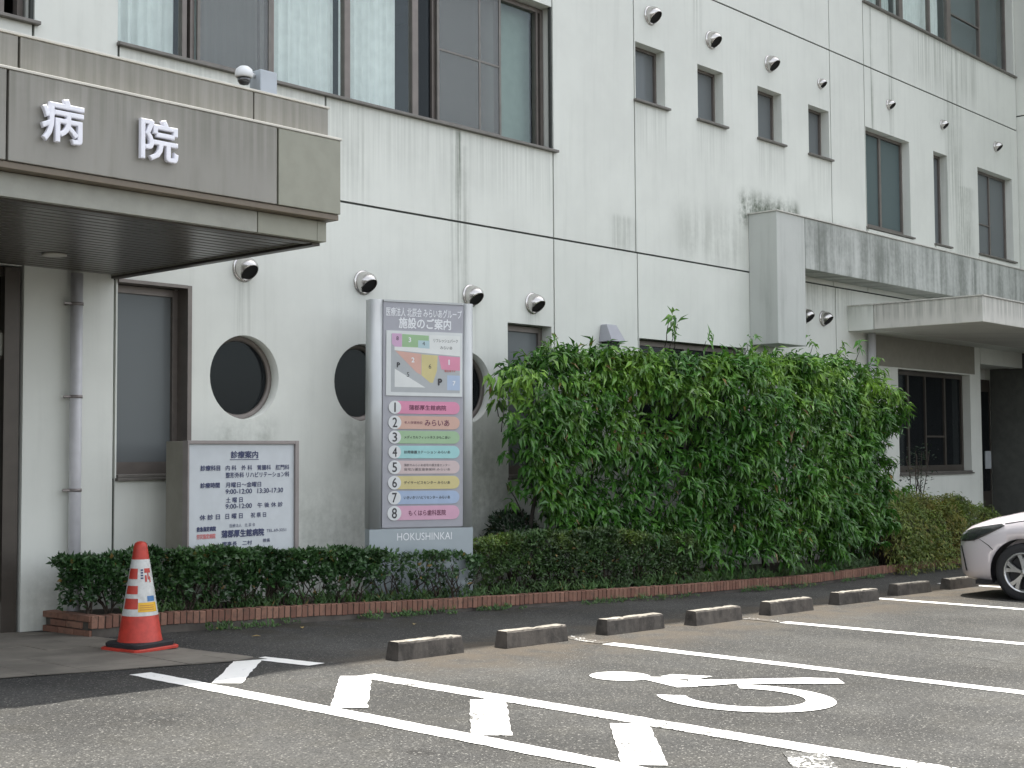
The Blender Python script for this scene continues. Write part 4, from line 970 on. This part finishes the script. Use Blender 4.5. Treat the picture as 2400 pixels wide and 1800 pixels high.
m = MB(); m.lathe([(.152, .054), (.148, .058), (cr(.62), .62), (.046, .688), (.044, .700), (.036, .716), (.02, .724), (.001, .726)], n=32, cap=False); m.build('body', M_cone, co, local=True)
conepart(.228, .605, M_cone_w, 'reflective_sleeve', .0015)
face = -R(128)
conepart(.375, .430, M_cone, 'red_patch', .003, face - 1.2, face - .22, 12); conepart(.275, .345, M_cone, 'red_patch', .003, face - 1.2, face - .18, 12); 
conepart(.475, .545, M_cone, 'red_patch', .003, face - 1.2, face - .28, 12)
MBk = conepart(.255, .318, M_yel, 'yellow_label', .003, face - .16, face + 1.1, 12)
conepart(.325, .36, M_blu, 'blue_label', .0032, face + .42, face + 1.0, 8)
for z0, z1, a, b in ((.515, .545, .30, .95), (.47, .515, .58, .70), (.455, .50, .34, .5), (.45, .49, .74, .86)): conepart(z0, z1, M_cone, 'red_mark', .0033, face + a, face + b, 6)
for k in range(4): conepart(.475 + .018 * k, .486 + .018 * k, M_navy, 'print', .0033, face - .02, face + .2, 4)
for k in range(3): conepart(.268 + .014 * k, .273 + .014 * k, flat('label_print', (.45, .2, .03)), 'print', .0036, face - .06, face + .85, 8)

# ------------------------------------------------------------------ wheel stops
def make_stop(L, seed):
    r_ = random.Random(seed); bm = bmesh.new()
    prof = [(-.062, 0), (-.050, .105), (-.042, .118), (.042, .118), (.050, .105), (.062, 0)]
    n = 22; rows = []
    for i in range(n + 1):
        x = L * i / n; rows.append([bm.verts.new((x + (.012 if i == 0 else -.012 if i == n else 0) * (z / .118), y + r_.uniform(-.002, .002), z + r_.uniform(-.0018, .0018) - (r_.random() < .10) * (z > .1) * r_.uniform(.003, .008))) for y, z in prof])
    for i in range(n):
        for j in range(5):
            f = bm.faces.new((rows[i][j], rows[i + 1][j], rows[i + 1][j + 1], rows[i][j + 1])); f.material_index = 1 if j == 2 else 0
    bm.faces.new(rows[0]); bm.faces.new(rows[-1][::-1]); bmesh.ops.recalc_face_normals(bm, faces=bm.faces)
    me = bpy.data.meshes.new('wheel_stop'); bm.to_mesh(me); bm.free(); me.materials.append(M_stop_shaded); me.materials.append(M_stop_sunlit); return me
STOPS = [(6.06, 6.52, 6.68), (7.05, 6.47, 7.72), (8.20, 6.48, 8.94), (9.27, 6.40, 9.99), (10.46, 6.43, 11.22), (11.84, 6.51, 12.64), (13.28, 6.62, 14.06), (14.5, 6.60, 15.26)]
SL = ['concrete wheel stop nearest the traffic cone and the hatched stripes', 'second wheel stop counted from the traffic cone, its foot crumbled at the left', 'third wheel stop counted from the cone, past the faded end of a bay line',
      'fourth wheel stop counted from the cone, below the low hedge end', 'fifth wheel stop counted from the cone, in front of the tall hedge', 'sixth wheel stop counted from the cone, before the right end of the tall hedge',
      'wheel stop before the golden bush, next to the one under the car', 'wheel stop half hidden under the nose of the parked car']
for i, (a, y, b) in enumerate(STOPS):
    o = bpy.data.objects.new('wheel_stop', make_stop(b - a, i)); C.objects.link(o); o.location = (a, y + .062, gz(a) + .001)
    o.rotation_euler = (0, math.atan(.0245), rnd.uniform(-.02, .03)); tag(o, SL[i], 'wheel stop', 'concrete wheel stops along the bays')

# ------------------------------------------------------------------ parked car (nose towards the planter)
car = thing('parked_car', 'pale pinkish silver hatchback parked nose in at the right edge', 'car', (14.57, 6.30, gz(14.4) - .0), 0)
def lerp(tab, s_):
    if s_ <= tab[0][0]: return tab[0][1]
    for (a, b), (c_, d_) in zip(tab, tab[1:]):
        if s_ <= c_: q = (s_ - a) / (c_ - a); q = q * q * (3 - 2 * q) * .5 + q * .5; return b + (d_ - b) * q
    return tab[-1][1]
WT = [(0, .42), (.04, .56), (.10, .66), (.20, .745), (.35, .805), (.55, .838), (.83, .852), (1.3, .845), (2.6, .845), (3.3, .855), (3.7, .80), (3.86, .70), (3.94, .50)]
HT = [(0, .56), (.04, .66), (.12, .735), (.25, .795), (.45, .855), (.75, .92), (1.05, .975), (1.25, 1.0), (1.8, .98), (3.0, 1.02), (3.7, 1.04), (3.86, .98), (3.94, .85)]
BT = [(0, .30), (.05, .24), (.15, .20), (.5, .17), (3.4, .18), (3.8, .26), (3.94, .34)]
SECT = [(0, 1.0, 0), (.35, .998, 0), (.60, .985, 0), (.80, .955, 0), (.91, .905, 0), (.965, .83, 0), (.99, .74, 0), (1.0, .60, 0), (.998, .45, 0), (.985, .30, 0), (.965, .16, 0), (.93, .05, 0), (.86, 0, 0), (.4, -.0, 0), (0, 0, 0)]
def ring(s_):
    W = lerp(WT, s_); H = lerp(HT, s_); Bz = lerp(BT, s_)
    half = [(W * a, Bz + (H - Bz) * b) for a, b, _ in SECT]
    pts = [(-x, -s_, z) for x, z in half] + [(x, -s_, z) for x, z in reversed(half[1:-1])]
    return pts
def surf_x(s_, z):
    W = lerp(WT, s_); H = lerp(HT, s_); Bz = lerp(BT, s_); q = (z - Bz) / (H - Bz)
    for (a, b, _), (c_, d_, _) in zip(SECT, SECT[1:]):
        if b >= q >= d_ and b > d_: return W * (a + (c_ - a) * (b - q) / (b - d_))
    return W * SECT[-3][0]
st = [0, .02, .05, .09, .14, .2, .28, .36, .45, .55, .65, .75, .85, .95, 1.05, 1.15, 1.3, 1.6, 2.0, 2.4, 2.8, 3.1, 3.3, 3.5, 3.65, 3.76, 3.86, 3.92, 3.94]
body = MB().loft([ring(s_) for s_ in st]).build('body', M_car, car, local=True)
cut = MB()
for s_ in (.83, 3.38):
    for sx in (-1, 1):
        cut.lathe([(.345, 0), (.345, .34)], (sx * (.80) - .17, -s_, .30), ax='x', n=40, smooth=True)
cu = cut.build('arch_cutter', M_trimblk, car, local=True)
bo = body.modifiers.new('arches', 'BOOLEAN'); bo.operation = 'DIFFERENCE'; bo.object = cu; bo.solver = 'EXACT'
bpy.context.view_layer.update()
nm = bpy.data.meshes.new_from_object(body.evaluated_get(bpy.context.evaluated_depsgraph_get())); body.modifiers.clear(); body.data = nm
bpy.data.objects.remove(cu)
for sx in (-1, 1):   # wheel housings
    for s_ in (.83, 3.38):
        m = MB(); n = 20; rings = []
        for xx in (sx * .84, sx * .60): rings.append([(xx, -s_ + .343 * math.cos(R(-20) + R(220) * k / n), .30 + .343 * math.sin(R(-20) + R(220) * k / n)) for k in range(n + 1)])
        m.loft(rings, cap=False, close=False); m.build('wheel_arch', M_trimblk, car, local=True)
# cabin
def cring(s_, z, wd): return [(-wd, -s_, z), (wd, -s_, z)]
CB = [(1.10, 1.00, .60, .70), (1.45, 1.24, .58, .68), (1.75, 1.42, .55, .68), (2.1, 1.49, .54, .69), (2.7, 1.49, .53, .69), (3.2, 1.44, .52, .68), (3.6, 1.30, .50, .66), (3.85, 1.02, .55, .62)]
rings = []
for s_, z, wt, wb in CB:
    zb_ = .95
    rings.append([(-wb - .06, -s_, zb_), (-wb + .02, -s_, zb_ + (z - zb_) * .45), (-wt, -s_, z - .03), (-wt * .7, -s_, z), (wt * .7, -s_, z), (wt, -s_, z - .03), (wb - .02, -s_, zb_ + (z - zb_) * .45), (wb + .06, -s_, zb_)])
MB().loft(rings).build('glasshouse', M_carglass, car, local=True)
rr = []
for s_, z, wt, wb in CB[2:7]: rr.append([(-wt - .012, -s_, z - .045), (-wt - .008, -s_, z - .02), (-wt * .7, -s_, z + .008), (wt * .7, -s_, z + .008), (wt + .008, -s_, z - .02), (wt + .012, -s_, z - .045)])
MB().loft(rr).build('roof', M_car, car, local=True)
for sx in (-1, 1):
    MB().tube([(sx * .755, -1.08, .99), (sx * .66, -1.45, 1.19), (sx * .565, -1.77, 1.40)], .028, 8).build('pillar', M_car, car, local=True)
    MB().tube([(sx * .75, -2.45, .97), (sx * .66, -2.45, 1.25), (sx * .55, -2.45, 1.45)], .03, 8).build('pillar', M_trimblk, car, local=True)
    mr = MB(); mr.lathe([(.001, -.06), (.05, -.05), (.075, -.02), (.078, .02), (.05, .05), (.001, .055)], (sx * .93, -1.55, 1.06), ax='y', n=16); mr.tube([(sx * .82, -1.52, 1.0), (sx * .90, -1.54, 1.04)], .02, 8); mr.build('wing_mirror', M_car, car, local=True)
def patch(name, poly, m, off, sx=-1, n=16):
    """skin piece lying on the body side: poly in (s, z), built as a fan grid"""
    tris = tessellate_polygon([[Vector((a, b, 0)) for a, b in poly]])
    bm = bmesh.new(); vv = [bm.verts.new((a, b, 0)) for a, b in poly]
    for t3 in tris: bm.faces.new([vv[k] for k in t3])
    bmesh.ops.subdivide_edges(bm, edges=bm.edges[:], cuts=4, use_grid_fill=True)
    for v in bm.verts:
        s_, z = v.co.x, v.co.y; v.co = Vector((sx * (surf_x(s_, z) + off), -s_ + off * .5, z))
    for f in bm.faces: f.smooth = True
    bmesh.ops.recalc_face_normals(bm, faces=bm.faces)
    me = bpy.data.meshes.new(name); bm.to_mesh(me); bm.free(); me.materials.append(m)
    o = bpy.data.objects.new(name, me); C.objects.link(o); o.parent = car
    so_ = o.modifiers.new('thick', 'SOLIDIFY'); so_.thickness = .004; so_.offset = 0
    return o
for sx in (-1, 1):
    patch('headlight', [(.070, .585), (.16, .59), (.30, .605), (.44, .665), (.60, .745), (.64, .775), (.60, .79), (.45, .765), (.28, .735), (.15, .69), (.09, .645)], M_lens, .004, sx)
    patch('fog_slit', [(.10, .54), (.115, .54), (.16, .40), (.185, .28), (.165, .28), (.14, .40)], M_trimblk, .004, sx)
    patch('hood_seam', [(.64, .787), (.95, .842), (1.25, .886), (1.25, .892), (.95, .848), (.64, .794)], M_trimblk, .0015, sx)
    patch('bumper_seam', [(.33, .640), (.336, .640), (.47, .565), (.52, .52), (.512, .52), (.462, .562)], M_trimblk, .0015, sx)
    patch('door_seam', [(1.30, .25), (1.308, .25), (1.308, .93), (1.30, .93)], M_trimblk, .002, sx)
MB().box(-.40, .40, -.05, .004, .33, .50).build('grille', M_trimblk, car, local=True)
MB().box(-.78, .78, -3.3, -.3, .155, .20).build('underbody', M_trimblk, car, local=True)
def wheel(sx, s_):
    root = sub('wheel', car); root.location = (sx * .755, -s_, .30)
    m = MB(); m.lathe([(.195, -.09), (.25, -.098), (.285, -.09), (.299, -.06), (.30, 0), (.299, .06), (.285, .09), (.25, .098), (.195, .09)], ax='x', n=40, cap=False); m.build('tyre', M_tyre, root, local=True)
    m = MB(); m.lathe([(.198, sx * .088), (.205, sx * .094), (.192, sx * .09), (.180, sx * .06), (.178, -sx * .08)], ax='x', n=40, cap=False)
    m.lathe([(.001, sx * .092), (.025, sx * .09), (.034, sx * .08), (.04, sx * .05)], ax='x', n=20, cap=False)
    for k in range(5):
        for dlt in (-.17, .17):
            a = 2 * PI * k / 5 + .3; a1 = a + dlt * .35; a2 = a + dlt * 1.25
            p0 = (0.030, a1); rings = []
            for q in range(5):
                r_ = .028 + (.186 - .028) * q / 4; aa = a1 + (a2 - a1) * (q / 4) ** 1.5; hw = .010 + .003 * q
                ca_, sa_ = math.cos(aa), math.sin(aa); xo = sx * (.086 - .002 * q)
                rings.append([(xo, r_ * ca_ - hw * sa_, r_ * sa_ + hw * ca_), (xo, r_ * ca_ + hw * sa_, r_ * sa_ - hw * ca_), (xo - sx * .03, r_ * ca_ + hw * sa_, r_ * sa_ - hw * ca_), (xo - sx * .03, r_ * ca_ - hw * sa_, r_ * sa_ + hw * ca_)])
            m.loft(rings, smooth=False)
    m.build('rim', M_chrome, root, local=True)
    MB().lathe([(.17, 0), (.17, sx * .02)], ax='x', n=28).build('brake_disc', M_trimblk, root, local=True)
for s_ in (.83, 3.38):
    for sx in (-1, 1): wheel(sx, s_)
